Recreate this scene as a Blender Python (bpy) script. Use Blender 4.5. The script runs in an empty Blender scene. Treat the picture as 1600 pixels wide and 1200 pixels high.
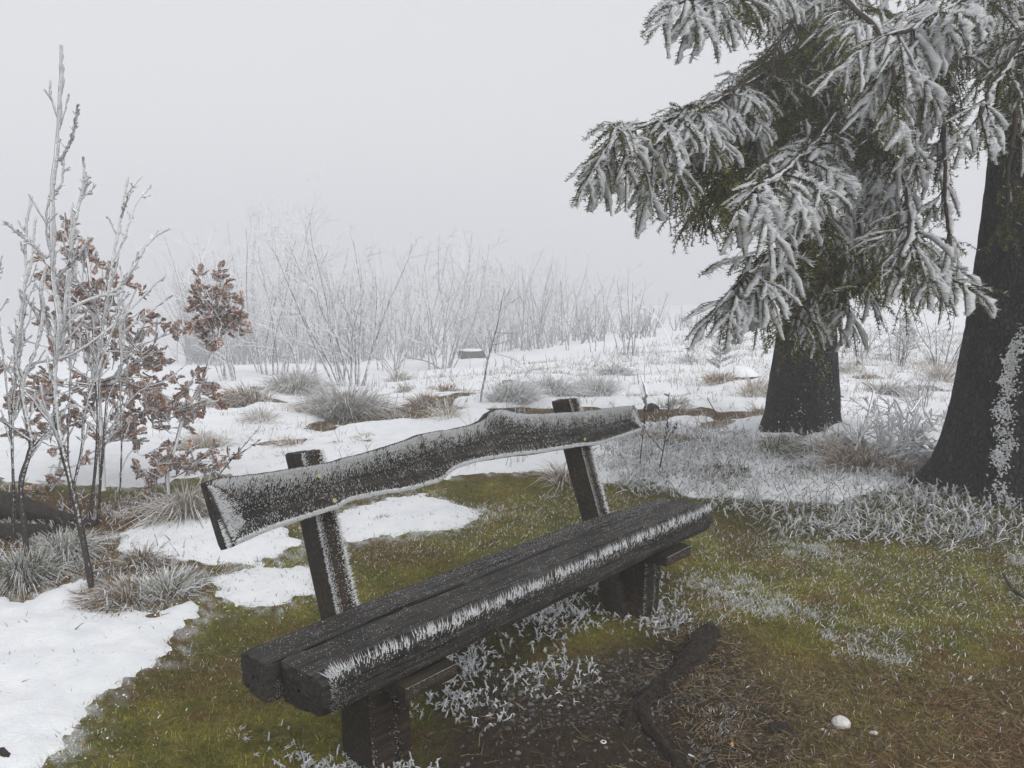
import bpy, math, random
import numpy as np
from mathutils import Vector
R = math.radians
scene = bpy.context.scene
COL = scene.collection
rng = np.random.default_rng(7)

# ------------------------------------------------------------------ camera
CAM_H, PITCH, FPX = 1.55, R(8), 1200.0          # eye height, downward tilt, focal length for a 1600 px wide frame
cam_d = bpy.data.cameras.new('camera'); cam = bpy.data.objects.new('camera', cam_d); COL.objects.link(cam)
cam.location = (0, 0, CAM_H); cam.rotation_euler = (R(90) - PITCH, 0, 0)
cam_d.sensor_width = 36; cam_d.lens = 36 * FPX / 1600; cam_d.clip_end = 600; cam_d.clip_start = 0.05
scene.camera = cam

# ------------------------------------------------------------------ sky, sun, exposure (overcast, thick fog)
SUN_EL, SUN_ROT = R(42), R(146)
world = bpy.data.worlds.new('World'); scene.world = world; world.use_nodes = True
nt = world.node_tree; nt.nodes.clear()
sky = nt.nodes.new('ShaderNodeTexSky'); sky.sky_type = 'NISHITA'; sky.sun_disc = False
sky.sun_elevation = SUN_EL; sky.sun_rotation = SUN_ROT; sky.dust_density = 6.0; sky.air_density = 1.0; sky.ozone_density = 2.0
hsv = nt.nodes.new('ShaderNodeHueSaturation'); hsv.inputs['Saturation'].default_value = 0.16   # cloud takes the blue out of the sky
bg = nt.nodes.new('ShaderNodeBackground'); bg.inputs['Strength'].default_value = 0.12
wo = nt.nodes.new('ShaderNodeOutputWorld')
cloud = nt.nodes.new('ShaderNodeMix'); cloud.data_type = 'RGBA'; cloud.inputs[0].default_value = 0.72; cloud.inputs[7].default_value = (5.9, 6.02, 6.25, 1)   # even cloud layer over the clear sky
nt.links.new(sky.outputs[0], hsv.inputs['Color']); nt.links.new(hsv.outputs[0], cloud.inputs[6]); nt.links.new(cloud.outputs[2], bg.inputs[0]); nt.links.new(bg.outputs[0], wo.inputs[0])
sun_d = bpy.data.lights.new('sun', 'SUN'); sun_d.energy = 1.5; sun_d.angle = R(70); sun_d.color = (1, 0.985, 0.96)
sun = bpy.data.objects.new('sun', sun_d); COL.objects.link(sun)
sdir = Vector((math.sin(SUN_ROT) * math.cos(SUN_EL), math.cos(SUN_ROT) * math.cos(SUN_EL), math.sin(SUN_EL)))
sun.rotation_euler = sdir.to_track_quat('Z', 'Y').to_euler(); sun.location = (0, 0, 30)
scene.view_settings.view_transform = 'Standard'; scene.view_settings.look = 'None'
scene.view_settings.exposure = 0.36; scene.view_settings.gamma = 1.0; scene.view_settings.use_curve_mapping = False
scene.cycles.use_denoising = True
scene.cycles.max_bounces = 6; scene.cycles.diffuse_bounces = 3; scene.cycles.glossy_bounces = 2
scene.cycles.transmission_bounces = 3; scene.cycles.volume_bounces = 2; scene.cycles.transparent_max_bounces = 8
FOG = 0.0142

# ------------------------------------------------------------------ small maths
def ray(x, y):
    a = (x - 800) / FPX; b = -(y - 600) / FPX
    return np.array([a, math.cos(PITCH) + b * math.sin(PITCH), -math.sin(PITCH) + b * math.cos(PITCH)])
def G(x, y, z=0.0):                 # point of the ground plane seen at a place in the photograph
    d = ray(x, y); t = (z - CAM_H) / d[2]
    return np.array([d[0] * t, d[1] * t, z])
def at(x, y, Y):                    # point at distance Y
    d = ray(x, y); t = Y / d[1]
    return np.array([d[0] * t, Y, CAM_H + d[2] * t])
def nrm(a): return a / np.maximum(np.linalg.norm(a, axis=-1, keepdims=True), 1e-9)
def hsh(ix, iy, s):
    n = (ix.astype(np.int64) * 374761393 + iy.astype(np.int64) * 668265263 + s * 974711) & 0x7fffffff
    n = ((n ^ (n >> 13)) * 1274126177) & 0x7fffffff
    n = ((n ^ (n >> 16)) * 374761393) & 0x7fffffff
    return (n & 0xffff) / 65535.0
def vno(x, y, s=0):
    x = np.asarray(x, float); y = np.asarray(y, float)
    ix = np.floor(x); iy = np.floor(y); fx = x - ix; fy = y - iy
    fx = fx * fx * (3 - 2 * fx); fy = fy * fy * (3 - 2 * fy)
    a = hsh(ix, iy, s); b = hsh(ix + 1, iy, s); c = hsh(ix, iy + 1, s); d = hsh(ix + 1, iy + 1, s)
    return (a + (b - a) * fx) * (1 - fy) + (c + (d - c) * fx) * fy
def fbm(x, y, s=0, o=4, g=0.5):
    t = 0; a = 1; n = 0
    for k in range(o):
        t = t + a * vno(x * 2 ** k + 17.3 * k, y * 2 ** k - 9.1 * k, s + k); n += a; a *= g
    return t / n - 0.5
def sst(a, b, x):
    t = np.clip((x - a) / (b - a), 0, 1); return t * t * (3 - 2 * t)
def poly_sd(x, y, P):               # signed distance to a polygon, positive inside
    P = np.asarray(P)[:, :2]; x = np.asarray(x, float); y = np.asarray(y, float)
    best = np.full(x.shape, 1e9); ins = np.zeros(x.shape, bool)
    for i in range(len(P)):
        a = P[i]; b = P[(i + 1) % len(P)]; e = b - a
        t = np.clip(((x - a[0]) * e[0] + (y - a[1]) * e[1]) / (e @ e + 1e-12), 0, 1)
        best = np.minimum(best, (x - a[0] - t * e[0]) ** 2 + (y - a[1] - t * e[1]) ** 2)
        if abs(e[1]) > 1e-12:
            c = ((a[1] > y) != (b[1] > y)) & (x < (e[0]) * (y - a[1]) / e[1] + a[0]); ins ^= c
    return np.where(ins, 1, -1) * np.sqrt(best)
WIND = nrm(np.array([0.735, -0.678, 0.06]))      # the side the rime has grown on

# ------------------------------------------------------------------ mesh helpers
class Geo:
    def __init__(s): s.v = []; s.q = []; s.t = []; s.c = []; s.mq = []; s.mt = []; s.n = 0
    def add(s, v, q=None, t=None, c=None, m=0):
        v = np.asarray(v, float).reshape(-1, 3)
        s.v.append(v)
        if c is None: c = np.ones((len(v), 3))
        c = np.broadcast_to(np.asarray(c, float), (len(v), 3)); s.c.append(c)
        if q is not None and len(q): q = np.asarray(q, int).reshape(-1, 4); s.q.append(q + s.n); s.mq.append(np.full(len(q), m))
        if t is not None and len(t): t = np.asarray(t, int).reshape(-1, 3); s.t.append(t + s.n); s.mt.append(np.full(len(t), m))
        s.n += len(v); return s
def to_mesh(name, g, mats, org=(0, 0, 0), smooth=True):
    v = np.concatenate(g.v) - np.asarray(org, float); c = np.concatenate(g.c)
    q = np.concatenate(g.q) if g.q else np.zeros((0, 4), int); t = np.concatenate(g.t) if g.t else np.zeros((0, 3), int)
    me = bpy.data.meshes.new(name)
    me.vertices.add(len(v)); me.vertices.foreach_set('co', v.astype(np.float32).ravel())
    nl = q.size + t.size; npoly = len(q) + len(t)
    me.loops.add(nl); me.polygons.add(npoly)
    me.loops.foreach_set('vertex_index', np.concatenate([q.ravel(), t.ravel()]).astype(np.int32))
    st = np.concatenate([np.arange(len(q)) * 4, q.size + np.arange(len(t)) * 3]).astype(np.int32)
    me.polygons.foreach_set('loop_start', st)
    mi = np.concatenate(([np.concatenate(g.mq)] if g.mq else []) + ([np.concatenate(g.mt)] if g.mt else [])).astype(np.int32)
    for m in (mats if isinstance(mats, (list, tuple)) else [mats]): me.materials.append(m)
    me.polygons.foreach_set('material_index', mi)
    me.polygons.foreach_set('use_smooth', np.full(npoly, smooth))
    at_ = me.attributes.new('Col', 'FLOAT_COLOR', 'POINT')
    at_.data.foreach_set('color', np.hstack([c, np.ones((len(c), 1))]).astype(np.float32).ravel())
    me.update(calc_edges=True); me.validate()
    return me
def obj(name, g, mats, parent=None, org=(0, 0, 0), smooth=True, kind=None):
    me = g if isinstance(g, bpy.types.Mesh) else to_mesh(name, g, mats, org, smooth)
    o = bpy.data.objects.new(name, me); COL.objects.link(o)
    if parent is not None: o.parent = parent
    if kind: o['kind'] = kind
    return o
def tag(o, label, cat, group=None):
    o['label'] = label; o['category'] = cat
    if group: o['group'] = group
    return o
def thing(name, label, cat, loc, rotz=0, group=None):
    o = bpy.data.objects.new(name, None); COL.objects.link(o); o.empty_display_size = 0.1
    o.location = loc; o.rotation_euler = (0, 0, rotz)
    return tag(o, label, cat, group)
def grid_faces(nu, nv, closed_v=False):
    i = np.arange(nu - 1)[:, None]; j = np.arange(nv if closed_v else nv - 1)[None, :]
    j2 = (j + 1) % nv
    return np.stack(np.broadcast_arrays(i * nv + j, (i + 1) * nv + j, (i + 1) * nv + j2, i * nv + j2), -1).reshape(-1, 4)
def frames(P):
    T = nrm(np.gradient(P, axis=-2))
    ref = np.where(np.abs(T[..., 2:3]) > 0.9, np.array([1.0, 0, 0]), np.array([0, 0, 1.0]))
    A = nrm(np.cross(T, ref)); return T, A, np.cross(T, A)
def tubes(g, P, Rr, S=4, c=None, m=0):          # P (N,K,3), Rr (N,K)
    P = np.asarray(P, float); N, K = P.shape[:2]
    if N == 0: return
    T, A, B = frames(P)
    th = np.arange(S) / S * 2 * np.pi
    V = P[:, :, None, :] + np.asarray(Rr)[:, :, None, None] * (np.cos(th)[:, None] * A[:, :, None, :] + np.sin(th)[:, None] * B[:, :, None, :])
    f = grid_faces(K, S, True)
    F = (f[None] + (np.arange(N) * K * S)[:, None, None]).reshape(-1, 4)
    cc = None if c is None else np.repeat(np.broadcast_to(np.asarray(c, float), (N, 3)), K * S, 0)
    g.add(V, q=F, c=cc, m=m)
def resample(pts, n):                           # Catmull-Rom through the points
    P = np.asarray(pts, float); P = np.vstack([2 * P[0] - P[1], P, 2 * P[-1] - P[-2]])
    k = len(P) - 3; t = np.linspace(0, k, n); i = np.minimum(t.astype(int), k - 1); f = (t - i)[:, None]
    a, b, c, d = P[i], P[i + 1], P[i + 2], P[i + 3]
    return 0.5 * (2 * b + (c - a) * f + (2 * a - 5 * b + 4 * c - d) * f ** 2 + (3 * b - a - 3 * c + d) * f ** 3)
def grow(P0, D, L, K, up, wob, rg):             # curved shoots, vectorised
    N = len(P0); P = np.zeros((N, K, 3)); P[:, 0] = P0; d = nrm(np.asarray(D, float))
    up = np.broadcast_to(np.asarray(up, float), (N, 3)) if np.ndim(up) else np.tile([0, 0, float(up)], (N, 1))
    for k in range(1, K):
        d = nrm(d + up / (K - 1) + rg.normal(0, wob, (N, 3)))
        P[:, k] = P[:, k - 1] + d * (np.asarray(L) / (K - 1))[:, None]
    return P
def side_shoots(P, Rr, per, t0, t1, ang, lf, K, up, wob, rg, Lp):
    N, Kp = P.shape[:2]; n = N * per
    idx = np.repeat(np.arange(N), per)
    t = rg.uniform(t0, t1, n) * (Kp - 1); i = np.minimum(t.astype(int), Kp - 2); f = (t - i)
    p = P[idx, i] * (1 - f)[:, None] + P[idx, i + 1] * f[:, None]
    tg = nrm(P[idx, i + 1] - P[idx, i])
    r = nrm(rg.normal(0, 1, (n, 3))); s = nrm(r - (r * tg).sum(1, keepdims=True) * tg)
    a = np.radians(rg.uniform(ang[0], ang[1], n))[:, None]
    D = tg * np.cos(a) + s * np.sin(a)
    L = np.asarray(Lp)[idx] * rg.uniform(lf[0], lf[1], n) * (1.15 - 0.6 * t / (Kp - 1))
    Q = grow(p, D, L, K, up, wob, rg)
    r0 = (Rr[idx, i] * (1 - f) + Rr[idx, i + 1] * f) * rg.uniform(0.5, 0.75, n)
    return Q, r0[:, None] * np.linspace(1, 0.45, K)[None], L
def blades(g, B, D, L, Wd, bend, c, rg, simple=False, ctip=None):
    N = len(B); D = nrm(D); s = nrm(np.cross(D, rg.normal(0, 1, (N, 3)))); L = np.asarray(L)[:, None]; Wd = np.asarray(Wd)[:, None]
    bd = np.asarray(bend, float)
    if simple:
        tip = B + D * L + bd * L
        g.add(np.stack([B - s * Wd / 2, B + s * Wd / 2, tip], 1), t=np.arange(3 * N).reshape(N, 3), c=np.repeat(c, 3, 0)); return
    mid = B + D * L * 0.55 + bd * L * 0.2; tip = B + D * L * 0.9 + bd * L
    V = np.stack([B - s * Wd / 2, B + s * Wd / 2, mid + s * Wd * 0.4, mid - s * Wd * 0.4, tip], 1)
    o = np.arange(N)[:, None] * 5
    cc = np.repeat(c, 5, 0)
    if ctip is not None:
        cc = cc.copy().reshape(N, 5, 3); cc[:, 4] = ctip; cc[:, 2:4] = cc[:, 2:4] * 0.45 + np.asarray(ctip)[:, None] * 0.55 if np.ndim(ctip) == 2 else cc[:, 2:4]; cc = cc.reshape(-1, 3)
    g.add(V, q=o + np.array([0, 1, 2, 3]), t=o + np.array([3, 2, 4]), c=cc)
def plates(g, A, M, B, Wdir, width, rg, n=7, th=0.16, jag=0.45, m=0, taper=0.5):   # rime flags grown out of a shoot
    N = len(A)
    if N == 0: return
    t = np.linspace(0, 1, n)[None, :, None]
    C = (1 - t) ** 2 * A[:, None] + 2 * t * (1 - t) * M[:, None] + t ** 2 * B[:, None]
    T = nrm(np.gradient(C, axis=1))
    Wd = nrm(np.asarray(Wdir) + rg.normal(0, 0.16, (N, 3)))[:, None]
    nn = nrm(np.cross(T, np.broadcast_to(Wd, T.shape)))
    prof = (np.sin(np.pi * np.clip(t[..., 0] * 0.86 + 0.10, 0, 1)) ** taper)
    tooth = np.where((np.arange(n) + rg.integers(0, 2, (N, 1))) % 2, 1.0, -1.0) * rg.uniform(0, 1, (N, n))
    w = (np.asarray(width)[:, None] * prof * (1 + 0.45 * jag * rg.uniform(-1, 1, (N, n)) + 0.7 * jag * tooth))[..., None]
    sl = T * w * rg.uniform(-0.1, 0.45, (N, 1, 1)) + nn * w * rg.normal(0, 0.10, (N, n, 1))
    base = C - Wd * 0.004
    m1 = C + Wd * w * 0.62 + nn * (w * th + 0.001) + sl * 0.5 + nn * rg.normal(0, 0.002, (N, n, 1))
    m2 = C + Wd * w * 0.62 - nn * (w * th + 0.001) + sl * 0.5
    o = C + Wd * w * (1 + jag * 0.3 * rg.uniform(-1, 1, (N, n, 1))) + sl
    V = np.stack([base, m1, o, m2], 2)
    f = grid_faces(n, 4, True)
    g.add(V, q=(f[None] + (np.arange(N) * n * 4)[:, None, None]).reshape(-1, 4), m=m)
def box_geo(g, x0, x1, y0, y1, z0, z1, bev=0.006, n=(8, 4, 6), disp=0.0, seed=0, m=0):
    # rounded, slightly uneven timber block made of six grids
    lo = np.array([x0, y0, z0]); hi = np.array([x1, y1, z1])
    for ax in range(3):
        a, b = [(1, 2), (2, 0), (0, 1)][ax]
        for sgn in (0, 1):
            na, nb = n[a] + 1, n[b] + 1
            A, B = np.meshgrid(np.linspace(0, 1, na), np.linspace(0, 1, nb), indexing='ij')
            p = np.zeros((na, nb, 3)); p[..., a] = lo[a] + A * (hi[a] - lo[a]); p[..., b] = lo[b] + B * (hi[b] - lo[b]); p[..., ax] = hi[ax] if sgn else lo[ax]
            q = np.clip(p, lo + bev, hi - bev); d = p - q
            p2 = q + nrm(d) * bev * (np.linalg.norm(d, axis=-1, keepdims=True) > 1e-9)
            if disp:
                k = p2 * np.array([1, 1, 1.0])
                p2 = p2 + nrm(p2 - (lo + hi) / 2) * (disp * fbm(k[..., 0] * 25 + k[..., 2] * 3 + seed, k[..., 1] * 25 + k[..., 2] * 2, seed))[..., None]
            f = grid_faces(na, nb)
            if not sgn: f = f[:, ::-1]
            g.add(p2, q=f, m=m)

# ------------------------------------------------------------------ materials
def mat(name):
    m = bpy.data.materials.new(name); m.use_nodes = True; t = m.node_tree; t.nodes.clear()
    out = t.nodes.new('ShaderNodeOutputMaterial'); return m, t, out
def N_(t, kind, **kw):
    n = t.nodes.new(kind)
    for k, v in kw.items():
        if k in n.inputs: n.inputs[k].default_value = v
        else: setattr(n, k, v)
    return n
def pos(t, scale=(1, 1, 1), coord='Object'):
    tc = N_(t, 'ShaderNodeTexCoord'); mp = N_(t, 'ShaderNodeMapping'); mp.inputs['Scale'].default_value = scale
    t.links.new(tc.outputs[coord], mp.inputs[0]); return mp.outputs[0]
def noise(t, vec, scale, detail=5, rough=0.6):
    n = N_(t, 'ShaderNodeTexNoise'); n.inputs['Scale'].default_value = scale; n.inputs['Detail'].default_value = detail; n.inputs['Roughness'].default_value = rough
    t.links.new(vec, n.inputs['Vector']); return n.outputs['Fac']
def ramp(t, fac, stops):
    r = N_(t, 'ShaderNodeValToRGB'); e = r.color_ramp.elements
    while len(e) < len(stops): e.new(0.5)
    for i, (p, c) in enumerate(stops): e[i].position = p; e[i].color = tuple(c) + (1,) if len(c) == 3 else c
    t.links.new(fac, r.inputs[0]); return r.outputs[0]
def mixc(t, fac, a, b, mode='MIX'):
    n = N_(t, 'ShaderNodeMix', data_type='RGBA', blend_type=mode)
    for s, v in ((0, fac), (6, a), (7, b)):
        if hasattr(v, 'is_output'): t.links.new(v, n.inputs[s])
        else: n.inputs[s].default_value = v if s == 0 else tuple(v) + (1,)
    return n.outputs[2]
def math_(t, op, a, b=None, c=None):
    n = N_(t, 'ShaderNodeMath', operation=op)
    for i, v in enumerate((a, b, c)):
        if v is None: continue
        if hasattr(v, 'is_output'): t.links.new(v, n.inputs[i])
        else: n.inputs[i].default_value = v
    return n.outputs[0]
def bump(t, h, strength, dist):
    b = N_(t, 'ShaderNodeBump'); b.inputs['Strength'].default_value = strength; b.inputs['Distance'].default_value = dist
    t.links.new(h, b.inputs['Height']); return b.outputs[0]
def finish(t, out, col, rough=0.85, nor=None, spec=0.25):
    p = N_(t, 'ShaderNodeBsdfPrincipled')
    if hasattr(col, 'is_output'): t.links.new(col, p.inputs['Base Color'])
    else: p.inputs['Base Color'].default_value = tuple(col) + (1,)
    if hasattr(rough, 'is_output'): t.links.new(rough, p.inputs['Roughness'])
    else: p.inputs['Roughness'].default_value = rough
    p.inputs['Specular IOR Level'].default_value = spec
    if nor is not None: t.links.new(nor, p.inputs['Normal'])
    t.links.new(p.outputs[0], out.inputs[0]); return p
def attr(t): a = N_(t, 'ShaderNodeAttribute', attribute_name='Col'); return a.outputs['Color']
def windward(t):                    # how far a surface faces the side the rime came from
    g = N_(t, 'ShaderNodeNewGeometry'); d = N_(t, 'ShaderNodeVectorMath', operation='DOT_PRODUCT')
    d.inputs[1].default_value = tuple(WIND); t.links.new(g.outputs['True Normal'], d.inputs[0]); return d.outputs['Value']

def m_snow():
    m, t, o = mat('snow'); v = pos(t)
    n1 = noise(t, v, 9, 5); n2 = noise(t, v, 90, 4, 0.7)
    c = ramp(t, n1, [(0.3, (0.74, 0.76, 0.79)), (0.7, (0.83, 0.84, 0.855))])
    h = math_(t, 'ADD', math_(t, 'MULTIPLY', n1, 1.5), math_(t, 'MULTIPLY', n2, 0.6))
    finish(t, o, c, 0.8, bump(t, h, 0.55, 0.025), 0.15); return m
def m_ground():
    m, t, o = mat('ground'); v = pos(t)
    n1 = noise(t, v, 28, 6, 0.65); n2 = noise(t, v, 170, 4, 0.7); n3 = noise(t, v, 6, 4)
    c = mixc(t, 1.0, attr(t), ramp(t, n1, [(0.25, (0.45, 0.45, 0.45)), (0.55, (1, 1, 1)), (0.8, (1.5, 1.42, 1.3))]), 'MULTIPLY')
    c = mixc(t, 1.0, c, ramp(t, n2, [(0.25, (0.5, 0.5, 0.5)), (0.5, (1, 1, 1)), (0.8, (1.7, 1.65, 1.5))]), 'MULTIPLY')
    h = math_(t, 'ADD', n1, math_(t, 'MULTIPLY', n2, 0.5))
    finish(t, o, c, 0.95, bump(t, h, 0.9, 0.03), 0.1); return m
def m_attr(name, rough=0.8, trans=0.0, spec=0.2):
    m, t, o = mat(name); c = attr(t); p = finish(t, o, c, rough, None, spec)
    if trans:
        tr = N_(t, 'ShaderNodeBsdfTranslucent'); t.links.new(c, tr.inputs[0]); mx = N_(t, 'ShaderNodeMixShader'); mx.inputs[0].default_value = trans
        t.links.new(p.outputs[0], mx.inputs[1]); t.links.new(tr.outputs[0], mx.inputs[2]); t.links.new(mx.outputs[0], o.inputs[0])
    return m
def m_rime(name='rime', sc=60):
    m, t, o = mat(name); tc = N_(t, 'ShaderNodeTexCoord')
    a = N_(t, 'ShaderNodeMapping'); a.inputs['Rotation'].default_value = (0, 0, R(42.7)); t.links.new(tc.outputs['Object'], a.inputs[0])
    b = N_(t, 'ShaderNodeMapping'); b.inputs['Scale'].default_value = (0.22, 1.6, 1.6); t.links.new(a.outputs[0], b.inputs[0])
    n = noise(t, b.outputs[0], sc, 5, 0.7)       # feathery streaks along the wind
    c = ramp(t, n, [(0.3, (0.85, 0.87, 0.90)), (0.62, (0.95, 0.955, 0.965))])
    d = N_(t, 'ShaderNodeBsdfDiffuse'); t.links.new(c, d.inputs[0]); t.links.new(bump(t, n, 1.0, 0.014), d.inputs['Normal'])
    tr = N_(t, 'ShaderNodeBsdfTranslucent'); t.links.new(c, tr.inputs[0])
    mx = N_(t, 'ShaderNodeMixShader'); mx.inputs[0].default_value = 0.38
    t.links.new(d.outputs[0], mx.inputs[1]); t.links.new(tr.outputs[0], mx.inputs[2]); t.links.new(mx.outputs[0], o.inputs[0]); return m
def m_twig(name, bark, thr, soft, sc, rise=False):          # bark with rime on its windward side
    m, t, o = mat(name); v = pos(t); n = noise(t, v, sc, 4, 0.7)
    f = math_(t, 'ADD', windward(t), math_(t, 'MULTIPLY', math_(t, 'SUBTRACT', n, 0.5), 1.6))
    if rise:                         # the wind carries more rime to the upper stem
        sx = N_(t, 'ShaderNodeSeparateXYZ'); t.links.new(v, sx.inputs[0]); up = N_(t, 'ShaderNodeMapRange'); up.inputs['From Min'].default_value = 0.25; up.inputs['From Max'].default_value = 1.35; up.inputs['To Min'].default_value = -0.75; up.inputs['To Max'].default_value = 0.15
        t.links.new(sx.outputs[2], up.inputs[0]); f = math_(t, 'ADD', f, up.outputs[0])
    mr = N_(t, 'ShaderNodeMapRange'); mr.inputs['From Min'].default_value = thr - soft; mr.inputs['From Max'].default_value = thr + soft
    t.links.new(f, mr.inputs[0])
    b = ramp(t, noise(t, v, sc * 1.7, 4), [(0.3, [x * 0.6 for x in bark]), (0.7, [x * 1.4 for x in bark])])
    finish(t, o, mixc(t, mr.outputs[0], b, (0.88, 0.895, 0.92)), 0.85, bump(t, n, 0.5, 0.006), 0.15); return m
def m_trunk():
    m, t, o = mat('spruce_bark'); v = pos(t, (1, 1, 0.55))
    vo = N_(t, 'ShaderNodeTexVoronoi', feature='DISTANCE_TO_EDGE'); vo.inputs['Scale'].default_value = 34
    nn = N_(t, 'ShaderNodeTexNoise'); nn.inputs['Scale'].default_value = 18; nn.inputs['Detail'].default_value = 4
    t.links.new(v, nn.inputs['Vector'])
    w = N_(t, 'ShaderNodeVectorMath', operation='MULTIPLY_ADD'); w.inputs[1].default_value = (0.05, 0.05, 0.05)
    t.links.new(nn.outputs['Color'], w.inputs[0]); t.links.new(v, w.inputs[2]); t.links.new(w.outputs[0], vo.inputs['Vector'])
    n = noise(t, v, 12, 6, 0.65); f = noise(t, v, 120, 4, 0.7)
    c = ramp(t, n, [(0.3, (0.015, 0.0135, 0.013)), (0.55, (0.030, 0.027, 0.026)), (0.8, (0.060, 0.055, 0.053))])
    c = mixc(t, 1.0, c, ramp(t, vo.outputs[0], [(0.0, (0.45, 0.45, 0.45)), (0.12, (0.9, 0.9, 0.9)), (0.4, (2.1, 2.05, 2.0))]), 'MULTIPLY')
    h = math_(t, 'ADD', math_(t, 'MULTIPLY', math_(t, 'MINIMUM', vo.outputs[0], 0.35), 2.0), math_(t, 'MULTIPLY', f, 0.35))
    # fine rime caught on the edges of the bark flakes, windward only
    s = math_(t, 'MULTIPLY', math_(t, 'GREATER_THAN', noise(t, v, 75, 5, 0.75), 0.63), math_(t, 'GREATER_THAN', math_(t, 'ADD', windward(t), math_(t, 'MULTIPLY', math_(t, 'SUBTRACT', noise(t, v, 5, 3), 0.5), 2.2)), 0.72))
    c = mixc(t, s, c, (0.7, 0.72, 0.75))
    finish(t, o, c, 0.9, bump(t, h, 1.0, 0.035), 0.2); return m
def m_wood(name, base, frost=0.0):
    m, t, o = mat(name); v = pos(t, (2.2, 40, 40)); v2 = pos(t)
    g1 = noise(t, v, 1.6, 6, 0.6); g2 = noise(t, v, 7, 4, 0.7); b = noise(t, v2, 7, 4)
    c = ramp(t, math_(t, 'ADD', math_(t, 'MULTIPLY', g1, 0.6), math_(t, 'MULTIPLY', b, 0.4)), [(0.34, [x * 0.25 for x in base]), (0.48, base), (0.60, [x * 2.6 for x in base]), (0.72, [x * 6.0 for x in base])])
    h = math_(t, 'ADD', g1, math_(t, 'MULTIPLY', g2, 0.5))
    if frost:
        sp = noise(t, v2, 230, 3, 0.8); big = noise(t, v2, 16, 4, 0.6)
        s = math_(t, 'GREATER_THAN', math_(t, 'ADD', sp, math_(t, 'MULTIPLY', math_(t, 'SUBTRACT', big, 0.5), 0.5)), 0.70 - frost * 0.1)
        c = mixc(t, math_(t, 'MULTIPLY', s, 0.75), c, (0.62, 0.64, 0.66))
    finish(t, o, c, ramp(t, b, [(0.3, (0.5,) * 3), (0.7, (0.75,) * 3)]), bump(t, h, 1.0, 0.012), 0.32); return m
def m_noise(name, a, b, sc=20, rough=0.85, bs=0.6, bd=0.01):
    m, t, o = mat(name); v = pos(t); n = noise(t, v, sc, 6, 0.65)
    finish(t, o, ramp(t, n, [(0.3, a), (0.7, b)]), rough, bump(t, n, bs, bd), 0.25); return m

SNOW, GROUND, RIME = m_snow(), m_ground(), m_rime()
BLADE = m_attr('grass_blade', 0.8, 0.15); NEEDLE = m_attr('spruce_needle', 0.6, 0.05, 0.3); LEAF = m_attr('oak_leaf', 0.75, 0.2)
STONEC = m_attr('stone', 0.8)
TWIG = m_twig('rimed_twig', (0.06, 0.047, 0.043), -0.28, 0.35, 40)
DSTEM = m_twig('shrub_stem_bark', (0.042, 0.033, 0.033), 0.75, 0.35, 14)
FARTWIG = m_twig('thick_rimed_twig', (0.060, 0.048, 0.049), 0.22, 0.4, 30)
STEM = m_twig('sapling_bark', (0.050, 0.043, 0.040), 0.55, 0.16, 70, True)
OAKBARK = m_twig('oak_bark', (0.05, 0.042, 0.04), 0.45, 0.2, 60)
SPTWIG = m_noise('spruce_twig_bark', (0.022, 0.016, 0.012), (0.06, 0.045, 0.035), 60)
TRUNK = m_trunk()
WOOD = m_wood('weathered_dark_timber', (0.0205, 0.0180, 0.0155), 0.22); POSTW = m_wood('brown_dark_timber', (0.022, 0.0155, 0.0095), 0.0)
METAL, t_, o_ = mat('zinc_screw'); finish(t_, o_, (0.42, 0.36, 0.18), 0.45, None, 0.6)
ROOT = m_noise('wet_root_bark', (0.010, 0.008, 0.006), (0.060, 0.045, 0.034), 55, 0.55, 1.0, 0.035)
LOG = m_noise('rotten_log_bark', (0.014, 0.011, 0.010), (0.05, 0.042, 0.036), 30, 0.85, 0.9, 0.02)
WHITE_STONE = m_noise('pale_quartz', (0.42, 0.40, 0.38), (0.66, 0.64, 0.62), 25, 0.7, 0.5, 0.008)
#@@GROUND
# ------------------------------------------------------------------ ground and snow
TL = np.array([2.80, 7.30]); TR = np.array([3.46, 5.15])      # the two spruce trunks
BENCH_O = np.array([-0.503, 1.927]); BENCH_A = R(47.3)
BU = np.array([math.cos(BENCH_A), math.sin(BENCH_A)]); BV = np.array([-BU[1], BU[0]])
def hgt(x, y):
    x = np.asarray(x, float); y = np.asarray(y, float)
    far = sst(4.5, 9, y)
    h = (0.05 + 0.16 * far) * fbm(x * 0.45, y * 0.45, 3) * sst(2.6, 5.5, np.hypot(x - 0.2, y - 2.7) + 0.8) * 2
    h = h + 0.03 * far * fbm(x * 1.8, y * 1.8, 11) * 2
    h = h + 0.012 * fbm(x * 4, y * 4, 21, 3)
    for c, a, s in ((TL, 0.16, 0.9), (TR, 0.14, 0.95)):
        h = h + a * np.exp(-((x - c[0]) ** 2 + (y - c[1]) ** 2) / s ** 2)
    sl = np.interp(x / np.maximum(y, 1), [-0.6, -0.2, 0.0, 0.12, 0.22, 0.35, 0.6], [0.096, 0.094, 0.074, 0.056, 0.046, 0.036, 0.020])   # the hilltop falls away, most of all on the left
    d = np.minimum(np.maximum(0, y - 6.5), 70); h = h - sl * d * d / (d + 1.5)
    return h
def onground(px, py):                # where the line of sight through a place in the photograph meets the ground
    d = ray(px, py); Y = 1.2 * np.exp(np.linspace(0, math.log(90), 900)); t = Y / d[1]
    f = CAM_H + d[2] * t - hgt(d[0] * t, Y); k = np.nonzero(f < 0)[0]
    i = k[0] if len(k) else len(Y) - 1
    Yc = Y[i] if i == 0 else Y[i - 1] + (Y[i] - Y[i - 1]) * f[i - 1] / max(f[i - 1] - f[i], 1e-9)
    return np.array([d[0] * Yc / d[1], Yc, float(hgt(d[0] * Yc / d[1], Yc))])
PX = lambda pts: np.array([G(*p) for p in pts])
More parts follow.
